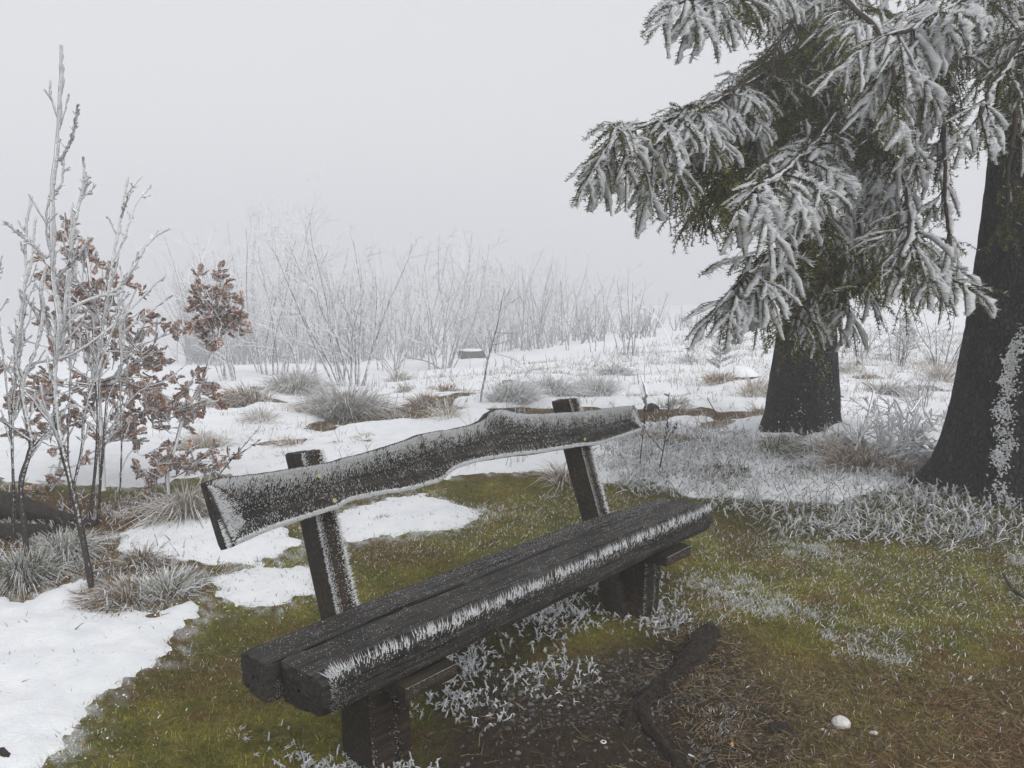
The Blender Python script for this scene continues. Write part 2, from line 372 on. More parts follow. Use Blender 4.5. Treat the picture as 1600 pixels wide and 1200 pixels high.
SNOW_P = [PX([(-330, 900), (-100, 935), (0, 938), (40, 942), (75, 925), (132, 908), (138, 940), (165, 968), (200, 955), (240, 962), (300, 938), (318, 948), (268, 985), (252, 1028), (190, 1065), (142, 1092), (122, 1132), (84, 1172), (60, 1200), (20, 1230), (-330, 1230)]),
          PX([(338, 905), (400, 884), (492, 888), (484, 918), (430, 942), (362, 952)]),
          PX([(184, 838), (240, 815), (330, 806), (430, 812), (476, 846), (440, 872), (300, 880), (205, 870)]),
          PX([(520, 802), (600, 785), (660, 770), (705, 785), (752, 805), (722, 826), (640, 832), (560, 846), (538, 850)])]
FAR_P = np.vstack([PX([(-500, 745), (-100, 750), (0, 752), (200, 760), (330, 735), (400, 762), (480, 778), (600, 772), (670, 752), (760, 742), (880, 740), (905, 758), (960, 755), (1000, 738), (1080, 775), (1200, 780), (1300, 790), (1400, 768), (1500, 738), (1700, 735), (2000, 735)]),
                   [(140, 60, 0), (140, 170, 0), (-140, 170, 0), (-140, 60, 0)]])
# px x, y, snow bare radius (m)
BARE = [(590, 640, .55), (395, 628, .55), (680, 622, .35), (570, 690, .18), (640, 650, .22), (1130, 600, .5), (1110, 665, .45), (1060, 690, .5), (925, 640, .4), (830, 640, .4), (780, 770, .55), (700, 760, .4), (850, 755, .5), (1210, 690, .4), (1330, 700, .5), (1420, 720, .6), (1040, 640, .3), (595, 812, .07), (450, 690, .15), (880, 690, .3), (1000, 760, .4), (1130, 740, .5), (300, 700, .35), (1260, 735, .35), (140, 985, .07), (75, 1018, .05), (232, 968, .07), (60, 965, .05), (185, 1008, .05), (112, 1065, .03), (30, 1085, .03), (400, 925, .05), (650, 800, .06), (300, 845, .07), (390, 840, .05)]
BAREW = [(onground(a, b), r * (1 if b > 680 else 0.7)) for a, b, r in BARE]
def snow_mask(x, y):
    x = np.asarray(x, float); y = np.asarray(y, float)
    s = np.clip(poly_sd(x, y, FAR_P), -1, 1)
    for P in SNOW_P: s = np.maximum(s, np.clip(poly_sd(x, y, P), -1, 1))
    for p, r in BAREW:
        d = np.hypot(x - p[0], (y - p[1])) - r * 0.75
        s = np.minimum(s, np.clip(d + 0.10, -0.2, 1.0))
    amp = 0.16 + 0.5 * sst(4.5, 8, y)
    s = s + amp * fbm(x * 3.2, y * 3.2, 41, 5, 0.6) + 0.13 * fbm(x * 20, y * 20, 43, 4)
    s = s - 1.1 * sst(0.0, 0.22, fbm(x * 1.0, y * 0.8, 47, 4)) * sst(5, 7, y) * sst(40, 14, y)
    return s
DIRT_P = PX([(640, 1150), (720, 1090), (820, 1060), (930, 1000), (1060, 965), (1150, 985), (1190, 1060), (1260, 1110), (1275, 1170), (1230, 1300), (600, 1300)])
BROWN_P = PX([(1060, 975), (1200, 1000), (1330, 1030), (1450, 1050), (1800, 1010), (1800, 1400), (1150, 1400)])
HEATH_P = PX([(955, 665), (1040, 660), (1200, 690), (1300, 700), (1440, 745), (1560, 800), (1700, 810), (1700, 860), (1350, 858), (1220, 838), (1090, 792), (985, 770), (940, 720)])
LEFTG_P = PX([(-300, 765), (0, 765), (180, 775), (300, 775), (345, 800), (190, 835), (190, 860), (330, 890), (320, 935), (250, 955), (150, 960), (130, 905), (60, 930), (-300, 920)])
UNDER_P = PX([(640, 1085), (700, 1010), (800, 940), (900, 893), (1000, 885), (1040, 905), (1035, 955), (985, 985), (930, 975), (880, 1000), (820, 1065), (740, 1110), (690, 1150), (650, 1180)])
DUST_P = PX([(1040, 880), (1080, 820), (1200, 835), (1400, 850), (1650, 845), (1700, 990), (1500, 1050), (1350, 1020), (1250, 975), (1120, 965), (1040, 975)])
def ground_col(x, y):
    n1 = fbm(x * 2.2, y * 2.2, 61, 4); n2 = fbm(x * 7, y * 7, 63, 4)
    w = lambda P, s=0.12: sst(-s, s, poly_sd(x, y, P) + 0.35 * n1 + 0.2 * n2)[..., None]
    moss = np.array([0.205, 0.190, 0.042]); moss2 = np.array([0.125, 0.122, 0.028]); tan = np.array([0.150, 0.098, 0.040])
    brown = np.array([0.172, 0.100, 0.040]); dirt = np.array([0.052, 0.038, 0.026]); dark = np.array([0.035, 0.032, 0.018])
    m1 = sst(-0.15, 0.2, n2)[..., None]
    c = moss * m1 + moss2 * (1 - m1)
    k = sst(0.10, 0.24, fbm(x * 9, y * 9, 67, 3))[..., None] * 0.6; c = c * (1 - k) + brown * k
    k = sst(0.05, 0.25, n1 + 0.3 * n2)[..., None] * 0.65; c = c * (1 - k) + tan * 0.8 * k
    k = sst(-0.3, 0.3, poly_sd(x, y, BROWN_P) + 0.9 * n1 + 0.5 * n2)[..., None]; g = sst(-0.08, 0.16, fbm(x * 1.6, y * 1.6, 71, 4))[..., None] * 0.7; c = c * (1 - k) + (brown * (1 - g) + moss * g) * k
    k = w(LEFTG_P); c = c * (1 - k) + (brown * 0.7 + dark * 0.3) * k
    k = w(HEATH_P); c = c * (1 - k) + (dark * 0.45 + moss2 * 0.55) * k
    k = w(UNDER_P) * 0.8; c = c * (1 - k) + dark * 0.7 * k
    k = w(DIRT_P, 0.16); c = c * (1 - k) + dirt * k
    k = sst(5.5, 7, y)[..., None]; c = c * (1 - k) + (tan * 0.7 + dark * 0.3) * k
    k = (sst(-0.18, 0.03, snow_mask(x, y)) * sst(-0.06, 0.16, fbm(x * 26, y * 26, 73, 3)) * 0.85)[..., None]; c = c * (1 - k) + np.array([0.72, 0.74, 0.77]) * k      # a dusting of snow beside the patches
    return c
ny, nx = 310, 290
yy = np.concatenate([[-6, -2, 0.2], 0.9 * np.exp(np.linspace(0, math.log(130 / 0.9), ny - 3))])
tt = np.linspace(-1, 1, nx); tt = np.sign(tt) * (0.72 * np.abs(tt) + 0.28 * np.abs(tt) ** 3)
YY, TT = np.meshgrid(yy, tt, indexing='ij'); XX = TT * (np.maximum(YY, 0) * 1.0 + 2.6 + 2 * (YY < 0.5))
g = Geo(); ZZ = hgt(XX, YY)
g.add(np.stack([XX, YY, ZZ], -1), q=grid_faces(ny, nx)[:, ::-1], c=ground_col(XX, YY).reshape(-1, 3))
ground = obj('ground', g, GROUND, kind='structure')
ny, nx = 400, 350
yy = 1.5 * np.exp(np.linspace(0, math.log(128 / 1.5), ny))
tt = np.linspace(-1, 1, nx); tt = np.sign(tt) * (0.72 * np.abs(tt) + 0.28 * np.abs(tt) ** 3)
YY, TT = np.meshgrid(yy, tt, indexing='ij'); XX = TT * (YY * 1.0 + 2.5)
S = snow_mask(XX, YY)
def snow_top(x, y, s):
    th = np.where(s > 0, 0.042 * (1 - np.exp(-np.maximum(s, 0) / 0.13)), s * 0.25)
    far = sst(5, 9, y)
    return th + np.where(s > 0, (0.010 + 0.07 * far) * (fbm(x * 1.3, y * 1.3, 81, 4) + 0.1) * sst(0, 0.3, s) + 0.016 * fbm(x * 11, y * 11, 83, 4) * sst(0, 0.12, s), 0)
ZS = hgt(XX, YY) + np.maximum(snow_top(XX, YY, S), -0.05) + 0.002
f = grid_faces(ny, nx)[:, ::-1]; keep = (S.ravel()[f] > -0.08).any(1)
f = f[keep]; used = np.unique(f); mp = np.full(S.size, -1); mp[used] = np.arange(len(used))
g = Geo(); g.add(np.stack([XX, YY, ZS], -1).reshape(-1, 3)[used], q=mp[f])
snow = obj('snow_cover', g, SNOW, kind='structure')
def gz(x, y):                       # top of ground or snow
    s = snow_mask(x, y); return hgt(x, y) + np.maximum(0, np.maximum(snow_top(np.asarray(x, float), np.asarray(y, float), s), -0.05) + 0.002)
# ------------------------------------------------------------------ fog
def fog_box():
    g = Geo(); x0, x1, y0, y1, z0, z1 = -175, 175, -60, 190, -9.5, 11.5
    v = [(x, y, z) for x in (x0, x1) for y in (y0, y1) for z in (z0, z1)]
    g.add(v, q=[(0, 1, 3, 2), (4, 6, 7, 5), (0, 4, 5, 1), (2, 3, 7, 6), (0, 2, 6, 4), (1, 5, 7, 3)])
    m, t, o = mat('fog'); p = N_(t, 'ShaderNodeVolumePrincipled')
    p.inputs['Color'].default_value = (0.80, 0.80, 0.82, 1); p.inputs['Density'].default_value = FOG; p.inputs['Anisotropy'].default_value = 0.1
    t.links.new(p.outputs[0], o.inputs['Volume'])
    return obj('haze', g, m, smooth=False, kind='stuff')
haze = fog_box()

# ------------------------------------------------------------------ the bench
bench = thing('bench', 'weathered half-log bench with live-edge backrest, fringed with white rime', 'bench', (BENCH_O[0], BENCH_O[1], 0.0), BENCH_A)
OUT = [(-0.07, 0.934), (-0.028, 0.939), (0.135, 0.928), (0.335, 0.919), (0.522, 0.926), (0.621, 0.935), (0.709, 0.942), (0.761, 0.95), (0.832, 0.952), (0.907, 0.948), (0.989, 0.949), (1.066, 0.953), (1.108, 0.96), (1.15, 0.983), (1.191, 0.991), (1.238, 0.982), (1.299, 0.964), (1.355, 0.951), (1.553, 0.929), (1.721, 0.916), (1.877, 0.908), (2.156, 0.89)]
BOT = [(-0.047, 0.739), (-0.016, 0.744), (0.084, 0.756), (0.244, 0.767), (0.35, 0.768), (0.379, 0.781), (0.423, 0.782), (0.506, 0.778), (0.655, 0.768), (0.789, 0.77), (0.834, 0.78), (0.854, 0.791), (0.905, 0.803), (1.036, 0.807), (1.171, 0.799), (1.377, 0.781), (1.606, 0.769), (1.807, 0.752), (2.004, 0.757), (2.183, 0.766)]
def back_pt(u, z, off=0.0):         # point of the leaning back plane, off = distance in front of it
    k = 0.35; c = 1 / math.hypot(1, k)
    return np.stack([u, 0.36 + k * (z - 0.47) - off * c, z + off * k * c], -1)
def edge_lines(n=280):
    s = np.linspace(0, 1, n)
    uL, uR = -0.066, 2.168
    tu = np.array(OUT); bu = np.array(BOT)
    u = uL + s * (uR - uL)
    wob = lambda sd: 0.005 * fbm(u * 9, u * 0 + sd, 5, 4) + 0.003 * fbm(u * 50, u * 0 + sd, 6, 3)
    zt = np.interp(u, tu[:, 0], tu[:, 1]) + wob(1.5); zb = np.interp(u, bu[:, 0], bu[:, 1]) + wob(7.5)
    ut = u - 0.004 + 0.0 * u; ub = u + np.interp(s, [0, 0.03, 0.97, 1], [0.016, 0.01, 0.006, 0.012])
    return ut, zt, ub, zb
ut, zt, ub, zb = edge_lines()
nb_ = 34; nU = len(ut)
g = Geo()
w = np.linspace(0, 1, nb_)[None, :]
Uf = ut[:, None] * (1 - w) + ub[:, None] * w; Zf = zt[:, None] * (1 - w) + zb[:, None] * w
dE = np.minimum(np.minimum((zt - zb)[:, None] * w, (zt - zb)[:, None] * (1 - w)), np.minimum(Uf - Uf[0].min(), Uf[-1].max() - Uf) + 0.002)
rnd = 0.010 * (1 - sst(0, 0.018, dE)); rel = 0.003 * fbm(Uf * 6, Zf * 60, 31, 4) + 0.002 * fbm(Uf * 40, Zf * 70, 32, 3)
Fr = back_pt(Uf, Zf, 0.045 - rnd + rel); Bk = back_pt(Uf, Zf, 0.0 + rnd * 0.6)
ff = grid_faces(nU, nb_); n0 = nU * nb_
top_s = np.stack([np.arange(nU - 1) * nb_, n0 + np.arange(nU - 1) * nb_, n0 + (np.arange(nU - 1) + 1) * nb_, (np.arange(nU - 1) + 1) * nb_], -1)
bot_s = top_s[:, ::-1] + nb_ - 1
j = np.arange(nb_ - 1); lft = np.stack([j, j + 1, n0 + j + 1, n0 + j], -1); rgt = (lft + (nU - 1) * nb_)[:, ::-1]
g.add(np.concatenate([Fr.reshape(-1, 3), Bk.reshape(-1, 3)]), q=np.concatenate([ff[:, ::-1], ff + n0, top_s, bot_s, lft, rgt]))
back = obj('backrest', g, WOOD, bench)

def spikes(g, P, D, Nn, L, Wd, rg):             # flat three-sided rime needles
    n = len(P); s = nrm(np.cross(D, Nn)); L = L[:, None]; Wd = Wd[:, None]
    V = np.stack([P - s * Wd, P + s * Wd, P + nrm(Nn) * Wd * 0.9, P + D * L], 1)
    o = np.arange(n)[:, None] * 4
    g.add(V, t=np.concatenate([o + np.array([1, 3, 2]), o + np.array([2, 3, 0]), o + np.array([0, 3, 1])]))
def dist_outline(u, z):
    P = np.vstack([np.stack([ut, zt], -1)[::4], np.stack([ub, zb], -1)[::-4]])
    best = np.full(u.shape, 9.0); dx = np.zeros(u.shape); dz = np.zeros(u.shape)
    for i in range(len(P)):
        a = P[i]; e = P[(i + 1) % len(P)] - a
        t = np.clip(((u - a[0]) * e[0] + (z - a[1]) * e[1]) / (e @ e + 1e-12), 0, 1)
        qx = a[0] + t * e[0] - u; qz = a[1] + t * e[1] - z; d = np.hypot(qx, qz); k = d < best
        best = np.where(k, d, best); dx = np.where(k, qx, dx); dz = np.where(k, qz, dz)
    return best, dx / np.maximum(best, 1e-6), dz / np.maximum(best, 1e-6)
BN = np.array([0, -1 / math.hypot(1, 0.35), 0.35 / math.hypot(1, 0.35)])      # front normal of the backrest
def back_frost():
    rg = np.random.default_rng(3); n = 150000
    s = rg.uniform(0, 1, n); w = rg.uniform(0, 1, n)
    u = np.interp(s, np.linspace(0, 1, nU), ut) * (1 - w) + np.interp(s, np.linspace(0, 1, nU), ub) * w
    z = np.interp(s, np.linspace(0, 1, nU), zt) * (1 - w) + np.interp(s, np.linspace(0, 1, nU), zb) * w
    d, dx, dz = dist_outline(u, z)
    down = dz < -0.5; side = np.abs(dx) > 0.7
    reach = np.where(down, 0.010, np.where(side, 0.035, 0.034 + 0.012 * fbm(u * 5, z * 0, 9)))
    dens = 0.50 * (0.35 + 1.3 * vno(u * 55, z * 12, 78)) * np.exp(-np.maximum(d - 0.012, 0) / (reach * 0.85)) * (d > np.where(down, 0.003, 0.009))
    dens = np.where(down & (d > 0.016), 0.03, np.where(down, dens * 2.2, dens)) + 0.07 * sst(0.30, 0.0, u - 0.05) * (d > 0.006)
    dens = np.maximum(dens, 0.05) * (d > 0.005) * (0.7 + 0.9 * (fbm(u * 60, z * 40, 12, 2) + 0.3))
    k = rg.uniform(0, 1, n) < dens
    u, z, d, dx, dz, down = u[k], z[k], d[k], dx[k], dz[k], down[k]; m = len(u)
    prox = np.exp(-d / np.where(down, 0.012, 0.03))
    D = nrm(np.stack([dx + 0.12 + rg.normal(0, 0.13, m), np.zeros(m), dz + rg.normal(0, 0.13, m)], -1) + BN * (0.22 + 0.3 * (1 - prox))[:, None])
    L = np.minimum((0.006 + 0.024 * prox) * rg.uniform(0.5, 1.3, m), np.where(down, d * 1.0 + 0.002, d * 1.05))
    g = Geo(); spikes(g, back_pt(u, z, 0.0445 - 0.004 * (d < 0.012)), D, np.tile(BN, (m, 1)), L, (0.0006 + 0.0008 * prox) * rg.uniform(0.6, 1.8, m), rg)
    return obj('rime_fringe', g, RIME, back, smooth=False, kind='stuff')
back_frost()
def disc(name, parent, u, z, r, off, h, mtl, n=14, seed=0):
    rg = np.random.default_rng(seed); g = Geo(); a = np.arange(n) / n * 2 * np.pi; V = []
    for rr, hh in ((1, 0), (1, h * 0.7), (0.8, h), (0.45, h), (0.4, h * 0.5), (0.0, h * 0.45)):
        q = rr * r * (1 + 0.05 * rg.normal(0, 1, n) * (seed > 5))
        V.append(back_pt(u + q * np.cos(a), z + q * np.sin(a), off + hh))
    g.add(np.array(V), q=grid_faces(6, n, True)); return obj(name, g, mtl, parent)
for u_, z_ in ((0.304, 0.883), (0.340, 0.797), (1.735, 0.868), (1.70, 0.79)): disc('screw', bench, u_, z_, 0.0075, 0.046, 0.004, METAL)
disc('knot', back, -0.002, 0.803, 0.021, 0.043, 0.006, m_noise('frosted_knot', (0.12, 0.12, 0.12), (0.5, 0.51, 0.52), 160), 18, 9)

def seat_piece(name, sec, u0, u1, taper, seed):
    # sec: outline (v, z) of the cross-section; lofted with a rough end and long checks in the top
    sec = np.array(sec); k = len(sec); cum = np.concatenate([[0], np.cumsum(np.linalg.norm(np.diff(np.vstack([sec, sec[:1]]), axis=0), axis=1))])
    ns = 104; s = np.linspace(0, cum[-1], ns, endpoint=False); cl = np.vstack([sec, sec[:1]])
    v = np.interp(s, cum, cl[:, 0]); z = np.interp(s, cum, cl[:, 1]); nU_ = 170
    cv, cz = v.mean(), z.mean()
    uu = np.linspace(0, 1, nU_); U = u0 + uu * (u1 - u0)
    e = np.minimum(U - u0, u1 - U); shr = 1 - 0.06 * (1 - sst(0, 0.03, U - u0)) ** 2 - 0.26 * (1 - sst(0, 0.08, u1 - U)) ** 2
    V = cv + (v - cv)[None] * shr[:, None] + taper(U)[:, None]; Z = cz + (z - cz)[None] * shr[:, None] + (0.012 * fbm(U * 1.4, U * 0 + seed, 2, 3))[:, None]
    UU = np.repeat(U[:, None], ns, 1)
    nv = np.stack([np.gradient(z, s), -np.gradient(v, s)], -1)
    gr = fbm(UU * 1.3 + seed, s[None] * 130, seed, 4, 0.6); ck = np.abs(fbm(UU * 0.7, s[None] * 34 + seed, seed + 5, 3))
    dsp = (0.006 * gr - 0.013 * (1 - sst(0.0, 0.022, ck))) * sst(-0.01, 0.05, U - u0)[:, None]
    tn = nrm(np.stack([v - cv, z - cz], -1))
    V = V + dsp * tn[None, :, 0]; Z = Z + dsp * tn[None, :, 1]
    UU = UU + (0.012 * fbm(V * 20, Z * 20, seed + 2, 3)) * (1 - sst(0, 0.1, e))[:, None]
    UU = UU + (0.030 * np.maximum(0, fbm(V * 26 + seed, Z * 9, seed + 4, 3)) - 0.02 * (V - cv) / 0.07 * 0.3) * (1 - sst(0, 0.12, U - u0))[:, None]
    g = Geo(); P = np.stack([UU, V, Z], -1); g.add(P, q=grid_faces(nU_, ns, True))
    for row, flip in ((0, 1), (nU_ - 1, 0)):      # end grain: inner rings closing on the pith
        rings = [P[row]]; c = P[row].mean(0)
        for q_ in (0.86, 0.66, 0.45, 0.25, 0.08):
            r_ = c + (P[row] - c) * q_; r_[:, 0] += (0.005 * fbm(r_[:, 1] * 60, r_[:, 2] * 60, seed + 8, 3)) + (-0.006 if row == 0 else 0.006) * (1 - q_); rings.append(r_)
        f_ = grid_faces(len(rings), ns, True); g.add(np.array(rings), q=f_[:, ::-1] if flip else f_)
    return obj(name, g, WOOD, bench, smooth=False)
front = seat_piece('seat_plank', [(0.1965, 0.4685), (0.1945, 0.4712), (0.10, 0.472), (0.030, 0.471), (0.014, 0.466), (0.004, 0.455), (0.0, 0.440), (-0.001, 0.410), (0.002, 0.382), (0.012, 0.362), (0.03, 0.352), (0.12, 0.346), (0.186, 0.346), (0.194, 0.41)],
                   -0.012, 2.185, lambda U: 0.012 * np.sin(U * 1.4), 3)
rear = seat_piece('seat_plank', [(0.336, 0.460), (0.328, 0.469), (0.27, 0.472), (0.2005, 0.4712), (0.1985, 0.4685), (0.200, 0.41), (0.201, 0.352), (0.26, 0.350), (0.315, 0.362), (0.336, 0.395), (0.338, 0.430)],
                  -0.062, 2.14, lambda U: 0.012 * np.sin(U * 1.4) - 0.05 * sst(1.5, 2.2, U), 14)
def seat_frost():
    rg = np.random.default_rng(5)
    sec = np.array([(0.052, 0.4715), (0.030, 0.4715), (0.014, 0.4665), (0.004, 0.4555), (0.0, 0.440), (-0.001, 0.410), (0.002, 0.382), (0.012, 0.362)])
    cum = np.concatenate([[0], np.cumsum(np.linalg.norm(np.diff(sec, axis=0), axis=1))]); n = 60000
    u = rg.uniform(0.02, 2.15, n); s = rg.uniform(0, cum[-1], n)
    s0 = 0.044 + 0.010 * fbm(u * 6, u * 0, 4, 3) - 0.012 * sst(0.5, 0.0, u)
    dens = 0.20 * np.exp(-((s - s0) / 0.013) ** 2) * (0.2 + 1.6 * vno(u * 45, s * 20, 77)) + 0.10 * (s > s0) * np.exp(-np.maximum(s - s0, 0) / 0.05) + 0.9 * np.exp(-u / 0.035) * (s > s0)
    dens *= 0.55 + 1.1 * (fbm(u * 55, s * 30, 15, 2) + 0.3)
    k = rg.uniform(0, 1, n) < dens * 0.8; u, s, s0 = u[k], s[k], s0[k]; m = len(u)
    v = np.interp(s, cum, sec[:, 0]); z = np.interp(s, cum, sec[:, 1]); tv = np.interp(s + 0.004, cum, sec[:, 0]) - np.interp(s - 0.004, cum, sec[:, 0]); tz = np.interp(s + 0.004, cum, sec[:, 1]) - np.interp(s - 0.004, cum, sec[:, 1])
    T = nrm(np.stack([np.zeros(m), tv, tz], -1)); Nn = nrm(np.stack([np.zeros(m), tz, -tv], -1))
    shr = 1 - 0.26 * (1 - sst(0, 0.08, 2.185 - u)) ** 2
    P = np.stack([u, 0.093 + (v - 0.093) * shr + 0.012 * np.sin(u * 1.4), 0.413 + (z - 0.413) * shr + 0.012 * fbm(u * 1.4, u * 0 + 3, 2, 3)], -1)
    near = np.exp(-((s - s0) / 0.022) ** 2); end = np.exp(-u / 0.05)
    D = nrm(-T * (0.9 - 0.6 * end)[:, None] + Nn * 0.45 + np.stack([0.25 - 1.2 * end + rg.normal(0, 0.12, m), rg.normal(0, 0.08, m), rg.normal(0, 0.08, m)], -1))
    L = (0.004 + 0.022 * np.maximum(near, end * 0.9)) * rg.uniform(0.2, 1.35, m)
    g = Geo(); spikes(g, P + Nn * 0.001, D, Nn, L, (0.0006 + 0.0007 * near) * rg.uniform(0.6, 1.8, m), rg)
    obj('rime_fringe', g, RIME, front, smooth=False, kind='stuff')
    # grains of frost scattered over the top
    for par, v0, v1, n, du in ((front, 0.05, 0.185, 2600, 0), (rear, 0.21, 0.325, 5200, 0)):
        u = rg.uniform(-0.03, 2.12, n); v = rg.uniform(v0, v1, n)
        k = rg.uniform(0, 1, n) < 0.25 + 1.6 * np.maximum(0, fbm(u * 5, v * 45, 25, 4)) + 0.5 * sst(0.29, 0.33, v) + 0.25 * sst(1.0, 1.9, u); u, v = u[k], v[k]; m = len(u)
        P = np.stack([u, v + 0.012 * np.sin(u * 1.4) - (0.05 * sst(1.5, 2.2, u) if par is rear else 0), 0.4725 + 0.012 * fbm(u * 1.4, u * 0 + (3 if par is front else 14), 2, 3) - 0.012 * sst(0.305, 0.33, v)], -1)
        D = nrm(np.stack([rg.normal(0, 0.5, m) + 0.4, rg.normal(0, 0.4, m) - 0.3, np.full(m, 0.5)], -1))
        g = Geo(); spikes(g, P, D, np.tile([0, 0, 1.0], (m, 1)), rg.uniform(0.0015, 0.004, m), rg.uniform(0.0006, 0.0012, m), rg)
        obj('frost_grains', g, RIME, par, smooth=False, kind='stuff')
seat_frost()
def post(u0, u1, zt_, seed):
    rg = np.random.default_rng(seed); g = Geo(); k = 0.35
    box_geo(g, u0, u1, 0.0, 0.115, -0.06, zt_, 0.008, (10, 12, 46), 0.010, seed)
    for a in g.v:
        top = sst(zt_ - 0.05, zt_, a[:, 2]); a[:, 0] += (0.012 * fbm(a[:, 2] * 3, a[:, 2] * 0, seed, 3)); a[:, 2] -= top * 0.02 * (a[:, 1] / 0.115)
        a[:, 1] += 0.36 + k * (a[:, 2] - 0.47) + 0.001
    o = obj('post', g, POSTW, bench)
    n = 16000; uu = rg.uniform(u0, u1, n); zz = rg.uniform(0.40, zt_, n); d0 = uu - u0; d1 = u1 - uu; d = np.minimum(d0, d1)
    dens = (np.exp(-d / np.where(d0 < d1, 0.013, 0.007)) + 0.10) * (d > 0.002)
    dens = np.where(d > 0.026, 0.04, dens)
    kk = rg.uniform(0, 1, n) < dens * 0.8; uu, zz, d0, d1, d = uu[kk], zz[kk], d0[kk], d1[kk], d[kk]; m = len(uu)
    pr = np.exp(-d / 0.012); sg = np.where(d0 < d1, -1.0, 1.0)
    P = back_pt(uu + 0.012 * fbm(zz * 3, zz * 0, seed, 3), zz, 0.001)
    D = nrm(np.stack([sg * 0.8 + rg.normal(0, 0.2, m), -0.5 + 0 * d, 0.35 + rg.normal(0, 0.25, m)], -1))
    g = Geo(); spikes(g, P, D, np.tile(BN, (m, 1)), (0.003 + 0.014 * pr) * rg.uniform(0.5, 1.3, m), (0.0008 + 0.0007 * pr) * rg.uniform(0.7, 1.5, m), rg)
    obj('rime_fringe', g, RIME, o, smooth=False, kind='stuff')
    return o
post(0.285, 0.368, 0.966, 3); post(1.715, 1.792, 0.978, 8)
def leg(u0, u1, v0, v1, seed):
    g = Geo(); box_geo(g, u0, u1, v0, v1, -0.08, 0.300, 0.010, (14, 16, 22), 0.014, seed)
    for a in g.v:                    # long drying check in the front face and a slightly waisted block
        c = np.exp(-((a[:, 0] - (u0 + 0.62 * (u1 - u0)) - 0.008 * np.sin(a[:, 2] * 14)) / 0.006) ** 2) * (a[:, 1] < v0 + 0.02)
        a[:, 1] += 0.022 * c; a[:, 0] += 0.006 * np.sin(a[:, 2] * 9 + seed)
    o = obj('leg', g, POSTW, bench); rg = np.random.default_rng(seed); n = 2600
    uu = rg.uniform(u0, u1, n); zz = rg.uniform(0.02, 0.29, n); d = np.minimum(np.abs(uu - u0), np.abs(uu - (u0 + 0.60 * (u1 - u0))))
    kk = rg.uniform(0, 1, n) < 0.7 * np.exp(-d / 0.006) * (0.3 + (fbm(uu * 30, zz * 16, seed, 2) > -0.05)); uu, zz = uu[kk], zz[kk]; m = len(uu)
    P = np.stack([uu + 0.006 * np.sin(zz * 9 + seed), np.full(m, v0 - 0.001), zz], -1); D = nrm(np.stack([rg.normal(-0.3, 0.4, m), np.full(m, -0.8), rg.normal(0.2, 0.3, m)], -1))
    g = Geo(); spikes(g, P, D, np.tile([0, -1.0, 0.01], (m, 1)), rg.uniform(0.004, 0.013, m), rg.uniform(0.0008, 0.002, m), rg)
    obj('rime_fringe', g, RIME, o, smooth=False, kind='stuff'); return o
leg(0.245, 0.405, 0.135, 0.300, 2); leg(1.765, 1.905, 0.135, 0.300, 6)
def beam(u0, u1, seed):
    g = Geo(); box_geo(g, u0, u1, -0.012, 0.46, 0.301, 0.347, 0.005, (10, 20, 5), 0.006, seed)
    o = obj('cross_beam', g, POSTW, bench); rg = np.random.default_rng(seed); m = 700
    uu = rg.uniform(u0, u1, m); D = nrm(np.stack([rg.normal(0, 0.3, m), np.full(m, -0.7), rg.normal(0.5, 0.2, m)], -1))
    g = Geo(); spikes(g, np.stack([uu, np.full(m, -0.012), np.full(m, 0.345) - (rg.uniform(0, 1, m) < 0.15) * 0.03 * rg.uniform(0, 1, m)], -1), D, np.tile([0, -1.0, 0], (m, 1)), rg.uniform(0.002, 0.007, m), rg.uniform(0.0006, 0.0013, m), rg)
    obj('rime_fringe', g, RIME, o, smooth=False, kind='stuff')
beam(0.265, 0.475, 4); beam(1.715, 1.925, 9)
#@@TREES
# ------------------------------------------------------------------ the two spruces
def trunk_r(z, prof): return np.interp(z, [p[0] for p in prof], [p[1] for p in prof])
def trunk(root, c, z0, prof, top, seed):
    nz_, na = 240, 170
    zz = z0 - 0.25 + (top + 0.25) * np.linspace(0, 1, nz_) ** 1.7; th = np.linspace(0, 2 * np.pi, na, endpoint=False)
    Z, T = np.meshgrid(zz, th, indexing='ij'); r = trunk_r(Z - z0, prof)
    fl = np.exp(-np.maximum(Z - z0, 0) / 0.28)
    r = r * (1 + 0.16 * fl * (np.cos(5 * T + seed) * 0.6 + np.cos(3 * T + 2 * seed) * 0.5) + 0.03 * np.cos(2 * T + Z))
    cx, sy = np.cos(T), np.sin(T)
    r = r + 0.010 * fbm(T * 9, Z * 11, seed, 4) - 0.060 * (0.10 - np.minimum(np.abs(fbm(T * 13 + 0.8 * fbm(T * 6, Z * 7, seed + 4), Z * 17 + fbm(T * 5, Z * 5, seed + 3), seed + 1, 3, 0.6)), 0.10))
    V = np.stack([c[0] + r * cx, c[1] + r * sy, Z], -1)
    g = Geo(); g.add(V, q=grid_faces(nz_, na, True))
    return obj('trunk', g, TRUNK, root, org=root.location)
PL = [(-0.3, 0.42), (0, 0.37), (0.15, 0.335), (0.35, 0.32), (0.65, 0.29), (1.2, 0.235), (2, 0.20), (4, 0.17), (9, 0.10)]
PR = [(-0.3, 0.60), (0, 0.53), (0.12, 0.465), (0.3, 0.435), (0.6, 0.40), (1.1, 0.355), (1.8, 0.32), (2.6, 0.30), (5, 0.24), (9, 0.15)]
zL = float(hgt(*TL)) - 0.02; zR = float(hgt(*TR)) - 0.02
treeL = thing('spruce_tree', 'large rimed spruce with its dark trunk further from the camera, boughs drooping over the bench', 'tree', (TL[0], TL[1], zL))
treeR = thing('spruce_tree', 'nearer dark spruce trunk cut by the right edge of the photo', 'tree', (TR[0], TR[1], zR))
